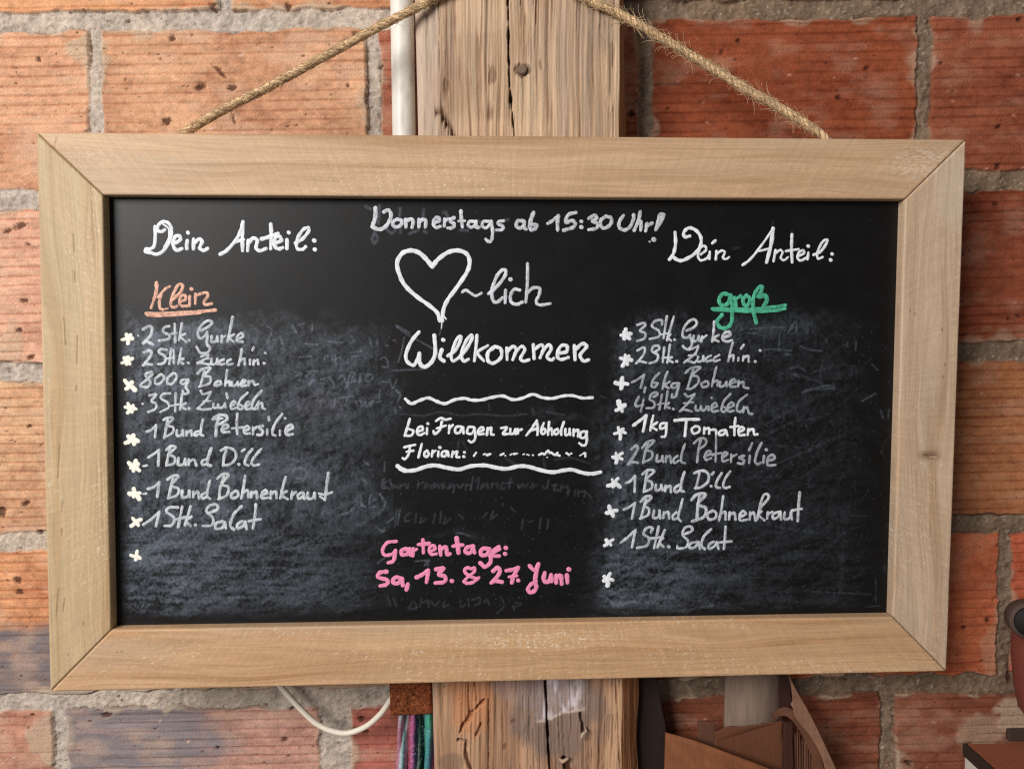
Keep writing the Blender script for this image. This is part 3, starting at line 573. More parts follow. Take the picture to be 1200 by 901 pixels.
line('handwritten_line', 'small white name Florian: with wiped out marks after it', C_WHITE, (465, 480, 700), 16, '''
45,225 70,218 110,210; 80,222 72,265 50,295 36,290; 60,252 100,245; 150,205 130,285; 180,245 165,262 172,282 192,270 185,247; 215,245 210,280; 212,260 232,245; 250,250 248,278; w18 258,226; 300,248 275,252 270,275 290,278 305,250 310,278;
335,250 330,282; 335,264 360,250 358,282 375,284; w18 405,255; w18 402,281; w14 462,276 475,258; w12 520,268 530,264; w16 540,272 560,265; w13 620,272 640,262; w8 650,275; w11 680,270 690,265; w13 702,265 722,262; w9 755,268 765,265; w9 780,268 792,272; w11 815,272;
w15 852,270 870,262 886,268; w15 890,262 905,246 916,258; w8 900,285; w15 925,256 945,270 962,258; w15 955,270 975,275; w15 1016,260 1032,270; w12 1045,262; w9 1095,275 1108,268; w13 1118,262 1128,260 1128,280''')
line('handwritten_line', 'pink line Gartentage:', C_PINK, (430, 620, 680), 23, '''
w20 165,68 115,75 88,115 100,145 140,140 162,120; 160,120 150,175 120,188; 235,110 200,115 195,140 225,140 240,112; 240,112 245,146; 260,110 258,148; w18 258,127 280,112; 315,60 318,132; 290,86 350,80; w20 355,127 385,107 370,90 350,110 360,140 390,138;
410,95 415,145; 415,112 445,100 450,140 468,138; w26 505,50 515,132; 485,95 540,88; 590,95 560,105 555,130 585,130 598,97; 598,95 606,132; 690,110 650,110 640,140 670,145 690,115; w26 690,115 696,180 665,210 638,190; 742,98 712,120 715,148 745,150; w18 720,128 748,112; w26 782,105; w26 778,138''')
line('handwritten_line', 'pink date line Sa, 13. & 27. Juni', C_PINK, (430, 620, 680), 24, '''
110,238 70,245 65,270 115,285 110,310 75,318; 195,275 160,270 145,295 170,305 198,280; 198,278 202,314; 230,308 222,340; 280,270 310,255 345,230; 345,232 340,270 335,298; 390,225 430,220 405,255 440,265 435,295 385,302; w26 478,290;
w20 612,276 578,262 550,238 560,216 588,222 604,216 604,238 570,266 546,292; w20 546,294 562,303 595,298 630,272; 710,235 735,215 748,235 730,270 700,300; 704,298 718,290 760,296; 785,232 820,226 850,216; 850,216 825,265 815,300; w18 800,268 845,262; w25 852,288;
915,205 940,228 965,195; 962,200 946,280 952,330 925,355 905,340 920,312 950,292; 1000,245 995,285 1020,296 1036,258; 1036,255 1040,292; 1065,260 1065,300; 1068,272 1090,260 1096,306; 1125,258 1128,300; w26 1136,225''')
line('handwritten_line', 'orange word Klein underlined', C_ORANGE, (160, 325, 260), 42, '''
w50 280,75 280,180 250,300; w40 255,290 205,430; w38 470,128 410,160 300,280; w44 350,230 322,330 330,430 370,455; w28 360,455 440,440; 500,320 610,220 652,130 620,98 570,130 500,280 482,390 520,422 570,405; 610,345 690,310 680,250 630,268 605,350 640,402 710,405;
750,270 745,400; w52 775,165; 830,235 825,370; 850,252 920,225 990,220 1000,270 950,340 970,385 1060,370''')
line('underline', 'orange underline', C_ORANGE, (160, 325, 260), 52, '135,508 300,514 600,500 900,482 1110,460; w30 150,535 300,545 600,530 900,505')
line('handwritten_line', 'green word groß underlined', C_GREEN, (825, 325, 930), 52, '''
330,232 250,222 202,300 230,370 310,358 352,260; 360,240 376,400 372,590 310,672 220,672 176,590 240,505; 410,272 430,380; w48 425,292 490,252; 570,242 522,300 545,375 600,358 612,282 572,244; 700,605 662,450 660,290 715,160 775,120 772,185 725,255; w58 740,262 820,245 842,310 800,385''')
line('underline', 'green underline', C_GREEN, (825, 325, 930), 46, '110,420 300,420 600,425 800,412 1090,375; 130,435 400,450 640,455 900,450 1085,420')
A_ = (140, 365, 320); B_ = (140, 425, 320); Cc = (140, 478, 350); D_ = (140, 550, 400)
line('handwritten_line', 'list entry 2 Stk. Gurke', C_LIST, A_, 21, '''
w24 185,140 225,118 255,130 240,190 185,250; w24 188,250 210,235 262,258; 390,115 350,125 345,160 390,185 380,215 310,228; 432,98 436,240; w17 405,175 450,168; 488,95 465,225; 515,175 475,197 525,240; w24 545,225;
640,150 700,115 725,85 690,72 640,110 612,170 630,210 670,190 685,162; 690,185 683,250 708,290 680,325 630,320 604,278; 720,195 720,235 755,230 765,195; 765,195 768,235; 800,190 800,238; 800,207 830,190; w23 885,45 870,120 845,235; 895,180 857,205 895,238; 925,217 965,195 955,170 925,190 920,230 965,238; w14 146,190''')
line('handwritten_line', 'list entry 2 Stk. Zucchini', C_LIST, A_, 21, '''
w24 195,320 235,305 250,330 220,380 185,420; w22 188,420 205,410 255,415; 370,300 325,295 310,320 360,355 350,400 305,412; 405,290 390,410; w16 375,368 430,360; w18 425,300 425,405; 485,290 460,410; 500,370 467,382 500,410; w24 538,402;
640,352 690,335 685,360 612,405; 608,402 640,402 700,415; w14 650,378 700,368; 720,370 720,412 755,405 765,370; 765,372 768,412; 815,375 785,390 790,415 820,410; 870,375 845,390 848,415 885,408; 955,295 945,360 930,420; 940,387 975,370 980,415; 1020,378 1020,412; 1050,380 1048,415; 1052,392 1080,380 1085,412; 1040,302 1050,280; w22 1132,405; w22 1140,325''')
line('handwritten_line', 'list entry 800g Bohnen', C_LIST, B_, 21, '''
250,72 206,90 215,118 242,150 220,190 162,180 205,140 258,90; 315,95 280,130 285,165 320,160 350,120 332,92 315,95; 420,82 378,120 375,160 410,165 445,120 440,88 420,82; 535,132 490,137 480,160 510,165 540,132; 540,135 520,190 540,228 510,245 494,222;
610,85 650,50 715,42 662,100 710,112 704,160 625,188; 665,60 632,185; 770,145 745,165 755,180 790,170 790,147 770,145; 840,60 835,110 825,180; 828,162 860,145 862,180; 880,152 880,180 910,175 925,150; 925,152 930,180; 950,170 985,147 970,135 950,160 955,182 990,178; 1010,145 1010,178; 1015,157 1045,142 1055,172 1085,168''')
line('handwritten_line', 'list entry 3 Stk. Zwiebeln', C_LIST, B_, 20, '''
235,255 285,250 250,300 285,320 280,360 225,385; 395,240 340,245 325,280 375,310 385,350 320,385; 440,240 435,380; w15 405,337 465,325; 490,245 475,365; 520,315 485,340 520,365; w24 545,358; w16 182,322; 635,220 655,245 715,228; 715,228 680,290 612,358; 612,355 650,366 715,360; w14 655,302 715,298;
735,320 735,350 765,350 772,325; 770,328 780,352 810,346 822,322; 825,318 830,350; 838,240 845,275; 870,340 905,317 895,300 870,325 875,360 915,352; 1000,235 945,290 925,345 950,365 965,340 932,327; 985,345 1020,322 1005,305 985,330 990,362 1025,358; 1110,220 1050,290 1035,355 1060,362; w14 1090,300 1060,350; 1085,318 1080,360; 1085,327 1115,317 1120,355 1140,362''')
line('handwritten_line', 'list entry 1 Bund Petersilie on the left', C_LIST, Cc, 18, '''
180,160 215,145 245,115; 245,115 238,195; 295,80 325,65 360,70 325,115 360,130 355,165 300,200; 325,80 315,120 300,200; 385,150 385,185 415,180 425,150; 425,150 428,185; 450,155 450,185; 455,167 480,152 485,185; 530,155 505,165 505,185 535,175; 558,80 548,130 545,175 562,185;
w22 625,75 660,50 710,50 720,75 680,105 655,110; w22 665,60 650,120 645,185; w16 640,75 690,70; 690,147 730,127 715,110 690,130 690,160 735,160; w20 790,40 785,110 790,175; 755,137 830,130; 835,157 870,137 855,120 835,140 840,170 875,170; 895,130 895,175; 895,147 920,127; w20 960,120 935,130 960,155 950,180 925,180; 990,142 990,180; w20 1000,60 1002,82;
1090,40 1040,110 1025,170 1045,185; 1075,152 1075,182; w20 1110,70; w20 1115,157 1160,132 1145,112 1115,140 1120,178 1160,175''')
line('handwritten_line', 'list entry 1 Bund Dill on the left', C_LIST, Cc, 19, '''
195,330 235,305 265,280; 265,280 260,385; 315,280 345,255 375,265 335,310 370,330 365,370 315,385; 340,270 325,330 315,385; 395,335 395,380 430,375 440,340; 440,340 445,380; 465,345 465,380; 470,357 500,347 515,385; 575,345 555,355 555,380 585,375; w22 615,270 595,330 590,375 610,385;
680,285 720,265 770,285 780,330 745,375 695,385; 715,285 700,330 695,385; w22 800,377; 820,290 840,276; 890,275 855,320 840,370 865,385; 950,275 910,320 885,365 900,385 935,378; w17 160,390 185,384''')
line('handwritten_line', 'list entry 1 Bund Bohnenkraut on the left', C_LIST, D_, 16, '''
w13 130,132 145,130; 155,105 185,95 215,70; 215,70 205,148; 260,55 290,35 320,38 280,85 320,105 310,140 265,155; 290,45 265,155; 340,115 340,150 370,145 378,115; 378,115 382,150; 400,120 400,150; 405,132 425,120 430,155; 465,125 445,140 450,158 475,145; 490,60 478,110 475,145 490,158;
530,50 560,25 590,30 555,80 590,95 580,140 535,160; 565,40 545,100 540,160; 630,115 605,135 612,155 640,145 640,122 630,115; 680,35 672,90 660,155; 668,127 695,114 698,150; 715,120 712,150; 718,132 740,120 745,155; 770,140 800,127 788,112 770,130 772,155 805,152; 820,120 818,155; 822,132 845,120 850,155;
900,40 885,90 870,155; 905,118 878,137 910,160; 935,120 930,158; 932,137 955,122; 985,125 965,140 972,158 995,145; 995,127 1000,158; 1020,125 1018,155 1045,155 1055,127; 1055,127 1058,158; 1130,20 1122,80 1112,165; 1080,130 1110,136 1150,124; w12 1085,146 1112,165''')
line('handwritten_line', 'list entry 1 Stk. Salat on the left', C_LIST, D_, 16, '''
130,298 170,270 215,230; 215,230 198,305; 315,205 270,205 255,230 295,260 285,300 245,305; 340,200 318,310; 305,270 360,257; 385,200 355,300; 390,255 362,277 385,305; w19 412,300; 480,237 530,215 525,190 490,195 470,225 505,260 500,300 450,305; 560,280 525,290 520,318 555,315 570,285; 570,285 576,318; 660,200 620,240 600,300 620,325; 665,280 640,295 640,318 670,305 682,282; 680,282 688,322; 738,190 732,260 722,320; 700,280 765,268''')
E_ = (720, 368, 900); F_ = (715, 425, 895); G_ = (710, 480, 920); H_ = (700, 545, 950)
line('handwritten_line', 'list entry 3 Stk. Gurke', C_LIST, E_, 21, '''
180,85 230,70 240,90 200,130 240,150 235,190 180,210; 372,82 370,50 320,55 295,95 345,130 350,175 275,195; 410,20 385,190; w15 360,162 420,150; 465,20 412,205; 440,160 417,182 445,210; w24 472,200; 565,130 620,105 645,70 620,42 575,65 540,120 535,175 570,185 592,165; 588,170 604,212 602,250 570,275 535,250;
620,170 615,210 645,205 660,172; 660,170 665,210; 685,175 680,215; 685,192 720,168; 780,60 775,140 765,215; 815,165 775,192 815,215; w24 860,182 905,165 895,140 860,150 845,195 880,215 918,206''')
line('handwritten_line', 'list entry 2 Stk. Zucchini on the right', C_LIST, E_, 20, '''
180,285 225,262 240,280 220,330 170,385; 172,384 195,370 250,380; 320,295 352,270 340,247 305,255 295,290 340,320 330,365 275,385; 390,262 378,375; w14 372,345 445,335; 435,240 415,380; 450,338 420,355 458,378; w24 488,370; 540,262 575,278 610,270 655,250; 655,262 635,305 590,345 545,380; 548,378 570,364 620,380 640,366; w13 580,325 640,318;
655,335 650,370 685,365 695,332; 695,330 700,368; 755,325 720,345 722,370 760,362; 820,320 780,345 785,370 825,358; 925,225 905,300 890,370; 900,337 930,322 930,365; 970,342 968,362; 1010,330 1005,365; 1010,342 1045,327 1050,370; w22 990,270 1012,240; w22 1102,370; w23 1138,285''')
line('handwritten_line', 'list entry 1,6kg Bohnen', C_GREY, F_, 21, '''
170,155 215,130 265,95; 265,95 240,195; 275,195 268,230; 385,80 340,130 325,180 350,190 370,162 337,157; 450,70 430,120 410,205; 465,150 425,177 460,200; 535,160 490,165 480,190 510,195 540,165; 542,165 525,225 515,262 485,272 485,250;
590,80 630,45 705,35 645,95 685,110 690,155 640,200 600,205; 650,55 605,200; 745,145 715,165 725,190 765,180 765,152 745,145; 830,35 815,100 795,185; 805,152 840,142 840,180; 860,150 860,185 890,180 910,152; 910,150 912,185; 940,165 980,147 965,130 940,150 940,185 980,188; 1005,145 1000,185; 1010,162 1040,152 1047,190 1080,200''')
line('handwritten_line', 'list entry 4 Stk. Zwiebeln', C_GREY, F_, 20, '''
225,265 200,315 205,340 255,330; 262,290 240,380; 340,267 370,250 360,232 325,245 310,285 345,310 340,350 285,355; 405,250 385,365; w14 370,327 430,315; 450,225 430,355; 460,315 435,337 465,355; w24 495,362; 585,245 610,265 660,247; 660,245 615,310 545,380; 547,378 575,366 640,380; w14 575,317 650,310;
670,335 670,370 700,370 710,342; 710,340 720,372 745,365 755,342; 770,345 770,370; w20 795,275; 795,357 835,337 820,315 795,340 800,380 845,375; 940,245 890,300 870,365 890,385 910,360 882,342; 920,357 965,332 950,310 920,340 925,380 970,375; 1070,250 1010,300 990,360 1010,385 1035,370; 1045,347 1040,385; 1048,357 1070,350 1087,395 1110,400''')
line('handwritten_line', 'bright white list entry 1kg Tomaten', C_WHITE, G_, 18, '''
w23 185,105 225,75 270,40; w21 270,40 250,145; 318,40 305,95 298,140; 345,85 310,112 340,135; 400,90 370,95 365,125 395,120 408,92; 408,90 400,172 375,182; w22 462,72 540,65 625,65; w20 540,70 535,120 530,175; 600,110 575,130 590,160 625,145 625,117 600,110; 660,120 658,160; 662,132 690,125 692,160; 695,137 735,135 740,170;
800,135 765,145 760,168 790,165 805,140; 805,140 815,172; 868,55 862,120 862,170; 835,117 890,110; 890,152 925,132 910,115 890,135 895,170 930,168; 955,130 950,170; 955,142 985,130 995,165 1015,165''')
line('handwritten_line', 'list entry 2 Bund Petersilie', C_GREY, G_, 18, '''
w21 170,265 205,240 212,265 185,315 150,365; w20 152,365 175,350 215,355; 245,255 280,215 325,210 275,265 310,285 305,325 250,355; 285,225 265,280 250,355; 345,305 342,345 370,340 380,312; 380,310 385,350; 405,310 402,350; 408,322 430,312 438,355; 480,310 455,330 460,358 490,340; 530,230 510,290 505,345 530,358;
590,225 625,195 665,195 670,230 625,265; 635,205 620,270 612,350; 665,312 705,292 690,275 665,300 668,335 705,325; w15 738,170 738,260 735,350; 715,302 770,290; 780,322 815,297 800,285 780,305 785,345 820,335; 840,300 838,350; 842,317 875,300; w20 925,310 895,320 925,340 915,362 885,358; 965,310 960,355; 960,270 980,225; w20 1045,220 1015,280 1000,345 1020,365 1037,355; 1060,310 1055,355; w22 1075,268; w21 1085,342 1130,327 1115,302 1085,325 1085,370 1135,370''')
line('handwritten_line', 'list entry 1 Bund Dill on the right', C_LIST, H_, 16, '''
162,100 185,90 212,60; 212,60 210,150; 255,50 285,28 320,35 275,80 305,95 305,130 262,150; 280,40 262,150; 330,110 330,140 355,135 360,112; 360,110 368,140; 385,115 382,145; 388,127 410,117 415,150; 460,110 435,130 440,152 465,140; 490,40 475,90 470,140 488,148;
545,45 590,30 625,50 620,95 580,125 550,130; 575,45 555,130; w18 640,118; w16 645,52 655,40; 700,45 675,85 668,120 690,128; 748,35 720,75 708,115 720,128 745,122''')
line('handwritten_line', 'list entry 1 Bund Bohnenkraut on the right', C_LIST, H_, 16, '''
150,248 175,238 212,212; 212,212 195,300; 245,205 275,175 305,180 265,225 290,245 285,280 240,300; 275,190 245,300; 320,255 315,295 345,290 350,257; 350,255 355,298; 375,265 372,295; 378,272 400,264 405,300; 445,265 425,285 430,305 455,295; 480,190 465,250 455,295 470,315;
w19 530,195 560,165 610,165 565,220 610,240 600,290 535,315; w19 575,175 565,240 560,310; 650,255 620,275 630,305 665,295 668,267 650,255; 708,175 700,240 685,310; 692,277 720,262 722,305; 745,265 742,305; 748,277 770,267 778,305; 805,290 835,274 820,258 802,280 805,310 845,305; 860,265 858,305; 862,277 880,267 890,310;
900,305 920,240 960,190 962,167 940,165 920,210 900,300; 925,260 905,277 940,310; 960,265 955,300; 958,277 985,262; 1020,262 990,275 990,300 1015,292 1030,264; 1030,262 1034,305; 1055,265 1052,300 1080,298 1090,267; 1090,265 1095,305; w18 1138,155 1132,230 1128,315; 1095,255 1150,245''')
line('handwritten_line', 'list entry 1 Stk. Salat on the right', C_LIST, H_, 16, '''
132,435 170,405 215,365; 215,365 195,460; 302,377 310,352 280,352 260,385 290,410 280,450 225,465; 345,345 320,465; 300,412 360,405; 380,365 340,460; 370,410 350,432 372,458; w19 402,458; 490,387 530,370 530,347 495,350 480,390 510,425 500,460 455,468 450,455; 560,430 525,440 520,465 550,460 570,432; 570,432 577,470;
640,360 600,400 585,450 605,470; 655,430 630,445 630,470 660,455 672,432; 672,432 682,470; 722,345 718,410 712,470; 680,435 755,428''')
STARS = [(150.5, 396), (149, 423), (152, 451.7), (153.8, 478.5), (155, 515), (157, 547), (158.4, 578.6), (159.5, 611), (160, 652),
         (733, 392.7), (733.8, 421), (728.8, 449.7), (727.7, 478), (726.6, 506), (723, 536), (719.8, 566), (716, 599.6), (713.5, 635.6), (712, 678)]
GHOST = []  # faint remains of wiped writing: (strength, half width px, strokes)
def ghost(reg, s, w, strokes): GHOST.append((s, w, parse(strokes, *reg)[0]))
ghost((425, 235, 605), .30, 2.2, '25,45 45,60 65,70; 130,40 128,110 122,180; 290,60 290,120; 475,70 472,150; 630,97 650,90; 92,250 75,300 90,335 115,300 98,252; 190,230 225,255 255,235; 295,220 295,250; 365,260 400,245 430,235; 480,240 500,250; 760,232 820,236; 1100,160 1135,150; 655,110 665,130; 905,160 930,180')
ghost((440, 555, 720), .16, 1.3, '45,25 30,70; 75,30 42,50 70,78; 90,55 85,75 110,60 112,78; 125,55 122,75; 130,60 150,52 155,75; 165,50 163,72; 215,45 212,72; 215,55 240,42; 255,50 245,72 275,55 278,75; 295,50 292,70 315,55 320,72; 345,48 330,58 350,65 335,75; 375,50 365,75 395,55 390,95; 410,55 425,70 440,52; 455,50 453,80; 458,60 480,55 478,78; 490,15 478,80; 500,40 520,20 512,75; 540,48 530,75 560,50 565,72; 585,48 583,72; 590,55 610,48 612,70; 640,45 625,75 650,72; 680,25 670,72; 655,48 690,42; 715,55 722,72 740,52 750,72 765,50; 790,50 780,72 810,55; 840,60 850,75; 870,30 862,72; 890,60 910,55 895,80 920,82; 935,60 930,88; 940,70 965,65 962,95; 975,80 965,110; 1005,80 1000,110; 1020,85 1018,112; 1025,92 1050,88 1048,115; 1060,95 1085,120; 110,180 95,265; 175,195 150,215 150,240 170,235; 205,200 200,245; 230,220 225,245 255,225; 300,200 290,245; 330,190 325,245; 350,220 345,250 375,225; 420,205 440,225; 540,220 560,195; 590,190 580,225 610,205; 640,150 640,160; 680,170 700,190; 740,230 735,275; 770,240 790,235; 830,225 825,275; 870,230 862,275; 20,100 55,165; 15,270 30,295 45,275')
ghost((440, 680, 720), .13, 1.3, '165,140 190,105 205,140 170,140; 230,90 225,130; 240,110 265,100 268,135; 280,105 300,125 320,105; 345,110 340,135 370,120; 425,95 430,135 450,120; 465,90 470,130; 490,95 520,85 525,110 495,130; 545,110 560,95 572,125; 630,80 645,125 610,165; 700,110 730,120 690,135; 60,80 75,125; 90,90 105,125')
ghost((290, 375, 480), .34, 1.2, '140,40 180,80 150,165; 330,40 365,95; 375,35 420,25; 480,35 478,75; 200,150 240,120 255,180; 430,175 520,182; 375,275 475,270; 570,290 575,265 600,270; 625,265 630,300; 645,250 655,340; 650,285 690,280; 740,315; 770,240 840,230; 775,270 830,265; 920,270; 985,290 1010,275 1035,300 1040,350; 1000,345 1025,350; 360,410 400,395 385,455; 430,420 470,385; 440,380 520,375; 455,480 490,440; 545,440 600,430 560,470; 600,420 640,470 640,495; 670,440 700,410 720,440; 735,495 760,400 795,395 770,440 800,450 755,465; 835,400 830,455; 880,410 870,445 910,450 930,410 890,400; 1000,455 1040,460; 1050,440 1075,505 1105,440; 650,575 640,640; 680,580 780,562; 735,580 725,640; 800,600 815,635; 840,600 845,640 870,605 880,640; 900,620 930,600 905,640; 960,605 990,600; 980,520 975,580; 1095,520 1130,555 1110,605; 1090,650 1100,690; 1125,640 1135,648; 1100,40 1200,95; 1160,130 1140,230 1115,310; 590,155 620,160 700,165; 770,120 790,150 760,170; 905,130 920,200; 960,150 965,200; 1020,185 1045,190; 1080,150 1095,152')
ghost((300, 490, 480), .30, 1.2, '285,310 290,335; 305,320 330,345; 280,440 300,400 350,385 400,430 360,490 300,500; 310,470 350,470; 845,340 880,362; 815,600 830,690; 825,680 850,690; 895,600 885,690 935,690; 905,650 940,630; 965,590 1010,650 1000,690; 960,745 1000,710; 1125,715 1105,830; 620,760 720,735 770,685; 990,480 985,540 1020,545; 1050,500 1060,530; 830,470 880,520; 1005,345 1003,415; 750,655 765,650; 515,740; 435,755; 1030,810 1070,780')
ghost((440, 450, 720), .13, 1.4, '140,150 240,158 330,140 430,158 520,150 650,160 760,150; 570,100 572,130; 790,120 792,150; 860,140 950,155; 1130,60 1160,72; 420,280 415,320; 440,290 460,330; 310,380 330,350; 840,350 850,420; 900,380 980,370 1080,400; 650,370 700,400; 105,30 125,55 115,85; 120,115 125,120')
ghost((430, 620, 680), .34, 1.0, '500,20 540,25 580,38; 60,190 100,160; 270,180 350,175 320,205; 330,180 345,205; 75,0 95,15 100,5')
ghost((820, 240, 1010), .0, 1.0, '0,0 1,1')
ghost((460, 380, 700), .30, 1.3, '25,15 90,60 240,145; 292,0 275,60; 0,272 180,262')
ghost((860, 370, 1060), .22, 1.3, '120,95 220,82 360,80; 380,120 430,50 440,110 400,130; 320,130 315,240; 210,240 280,235 400,245; 360,270 400,275; 470,215 520,235 620,250; 400,370 450,360 500,385; 420,410 460,430; 500,525 600,500 680,490; 700,480 705,520; 900,600 1000,545; 1030,660 1050,720; 1090,660 1085,720; 970,340 1010,380; 90,120 160,125; 860,185 855,240; 800,190 798,215; 505,90 520,130; 650,170 655,190; 480,540 560,520 690,510')
ghost((690, 640, 870), .22, 1.6, '230,390 300,400 420,380 520,370; 220,470 300,440 460,430; 310,300 345,300; 900,470 975,462; 235,262; 140,400 200,460')
ghost((775, 255, 985), .10, 2.0, '745,30 742,60; 875,95 876,110; 480,210 520,200')
ghost((690, 570, 1050), .10, 1.2, '955,400 960,425; 1155,310 1157,330; 870,410 1100,420; 1120,360 1122,450; 1080,470 1140,465')
def build_panel():
    c0, c1, c2, c3 = [on_board(*p, INSET) for p in ((112, 218), (1070, 222), (1056, 734), (122, 750))]
    nu, nv = 1130, 620; U, Vv = np.meshgrid(np.linspace(0, 1, nu), np.linspace(0, 1, nv))
    P = c0*((1-U)*(1-Vv))[..., None]+c1*(U*(1-Vv))[..., None]+c2*(U*Vv)[..., None]+c3*((1-U)*Vv)[..., None]
    px, py = project(P)
    wx = px+(fbm(px*.03, py*.03, 1, 3)-.5)*40; wy = py+(fbm(px*.03, py*.03, 2, 3)-.5)*40
    n1 = fbm(px*.05, py*.06, 3, 4); n2 = fbm(wx*.22, wy*.16, 4, 4); n3 = vn(px*.75, py*.75, 5); n4 = fbm(px*.012, py*.05, 6, 3); n5 = fbm((px+py)*.05, (px-py)*.35, 7, 4)
    # wiped chalk dust, left list and right list
    ml = sm(140, 156, px+(n1-.5)*10)*sm(470, 380, wx)*sm(360, 394, wy+(n1-.5)*34+(n5-.5)*14)*sm(728, 705, py+(n1-.5)*16)
    mrr = sm(702, 726, px+(py-560)*.05+(n1-.5)*12)*sm(1046, 940, wx)*sm(366, 396, wy+(n1-.5)*26+(n5-.5)*14)*sm(722, 704, py+(n1-.5)*14)
    fade_l = .58+.42*sm(430, 190, px+(n1-.5)*80); fade_r = .30+.70*sm(890, 715, px)*sm(0, 1, .4+n4)
    o1 = fbm((px*.5+py)*.16, (px-py*.5)*.05, 11, 4); o2 = fbm((px-py*.6)*.05, (px*.6+py)*.18, 12, 4); lowb = sm(600, 650, py); o3 = fbm(px*.22, py*.09, 13, 4)*(1-lowb)+fbm(px*.035, py*.26, 23, 4)*lowb; hf = fbm(px*.5, py*.42, 14, 3); n2 = hf
    om = sm(.35, .65, fbm(px*.02, py*.02, 15, 2)); oo = o1*om+o2*(1-om)
    tex = .12+.72*sm(.28, .74, oo*.5+o3*.5)+.80*(hf-.5)+.28*(n3-.5)+.55*(n4-.5)+.25*(n5-.5); tex = np.clip(tex, .04, 1.4)
    band = (.55+.9*fbm(px*.006+3, py*.055, 16, 3))*(.45+1.1*fbm(px*.011+9, py*.014, 18, 3))
    dust = ml*fade_l*tex*band*.66+mrr*fade_r*tex*band*.42
    # denser smudges (cloudy hand wipes)
    for (a, b_, rx, ry, s_) in ((180, 425, 40, 40, .35), (260, 420, 110, 30, .22), (250, 640, 110, 24, .20), (250, 690, 120, 25, .25), (180, 640, 35, 40, .22), (440, 598, 28, 20, .25), (420, 470, 40, 80, .15), (725, 665, 30, 34, .45), (790, 665, 60, 34, .30), (900, 390, 60, 18, .30), (740, 530, 22, 14, .4), (724, 555, 18, 14, .35), (722, 590, 18, 16, .3), (850, 480, 90, 30, .1), (770, 395, 60, 22, .12), (880, 640, 100, 40, .12), (780, 710, 70, 12, .2), (452, 470, 14, 40, .2), (700, 525, 10, 70, .18), (530, 665, 130, 60, .03), (560, 520, 110, 45, .05), (545, 628, 40, 4, .12), (660, 486, 40, 5, .14)):
        e = ((wx-a)/rx)**2+((wy-b_)/ry)**2; dust = dust+np.exp(-e*1.1)*s_*tex*1.0
    for (a, b_, rx, ry) in ((715, 392, 8, 8),): pass
    dust = dust+.012*sm(.4, .8, n1)
    # ghosts of older writing
    for (s_, w, strokes) in GHOST:
        if s_ <= 0: continue
        for (_, pts) in strokes:
            q = np.array(pts)
            if len(q) == 1: q = np.vstack([q, q+.6])
            mm = (px > q[:, 0].min()-6) & (px < q[:, 0].max()+6) & (py > q[:, 1].min()-6) & (py < q[:, 1].max()+6)
            if not mm.any(): continue
            X_, Y_ = px[mm], py[mm]; d = np.full(X_.shape, 99.)
            sp_ = spline(q, 10*len(q)) if len(q) > 2 else q
            for a, b_ in zip(sp_[:-1], sp_[1:]): d = np.minimum(d, segdist(X_, Y_, *a, *b_))
            dust[mm] += sm(w+.5, w*.25, d)*s_*1.55*(.15+1.2*n2[mm])
    # rows of earlier lists, wiped but still readable as scribble
    rg = np.random.default_rng(19)
    for (xa, xb, ya, yb, s_) in [(165, 440, 398, 712, .16), (735, 1010, 392, 712, .13)]:
        y = ya
        while y < yb:
            x = xa+rg.uniform(0, 25)
            while x < xb-20:
                nL = rg.integers(3, 9)
                for _ in range(nL):
                    hgt_ = rg.choice([7, 7, 8, 15]); kind = rg.integers(0, 4)
                    if kind == 0: q = np.array([[x, y], [x+2, y-hgt_], [x+5, y-hgt_*.9], [x+5, y]])
                    elif kind == 1: q = np.array([[x+5, y-6], [x, y-5], [x, y], [x+5, y-1]])
                    elif kind == 2: q = np.array([[x+3, y-hgt_], [x+1, y-2], [x+4, y]])
                    else: q = np.array([[x, y-5], [x+1, y], [x+4, y-1], [x+6, y-6]])
                    q = q+rg.normal(0, .7, q.shape); sp_ = spline(q, 14); x += rg.uniform(6, 9)
                    mm = (px > q[:, 0].min()-4) & (px < q[:, 0].max()+4) & (py > q[:, 1].min()-4) & (py < q[:, 1].max()+4)
                    if not mm.any(): continue
                    d = np.full(mm.sum(), 99.)
                    for a, b_ in zip(sp_[:-1], sp_[1:]): d = np.minimum(d, segdist(px[mm], py[mm], *a, *b_))
                    dust[mm] += sm(1.5, .2, d)*s_*rg.uniform(.1, 1.0)*(hf[mm]*1.5-.2).clip(0, 2)*sm(.42, .6, n4[mm]+.12)
                x += rg.uniform(8, 26)
                if x > xb-40 or rg.random() < .25: break
            y += rg.uniform(23, 29)
    # broad wiping arcs
    for _ in range(260):
        left = rg.random() < .55; a = rg.uniform(150, 420) if left else rg.uniform(715, 1000); b_ = rg.uniform(390, 705); L_ = rg.uniform(25, 90)
        an = rg.normal(-.25, .35); q = np.array([[a, b_], [a+L_*.5*math.cos(an), b_+L_*.5*math.sin(an)-rg.uniform(-3, 8)], [a+L_*math.cos(an), b_+L_*math.sin(an)]]); sp_ = spline(q, 16); w = rg.uniform(.9, 5)
        mm = (px > q[:, 0].min()-10) & (px < q[:, 0].max()+10) & (py > q[:, 1].min()-10) & (py < q[:, 1].max()+10)
        if not mm.any(): continue
        d = np.full(mm.sum(), 99.)
        for p_, q_ in zip(sp_[:-1], sp_[1:]): d = np.minimum(d, segdist(px[mm], py[mm], *p_, *q_))
        dust[mm] += sm(w, 0, d)*rg.uniform(-.10, .15)*(hf[mm]*1.9-.3).clip(.05, 1.4)*((ml+mrr)[mm]).clip(0, 1)
    dust = dust.clip(0, 2)
    # specks of chalk
    rr = np.random.default_rng(3); sp = np.zeros_like(px)
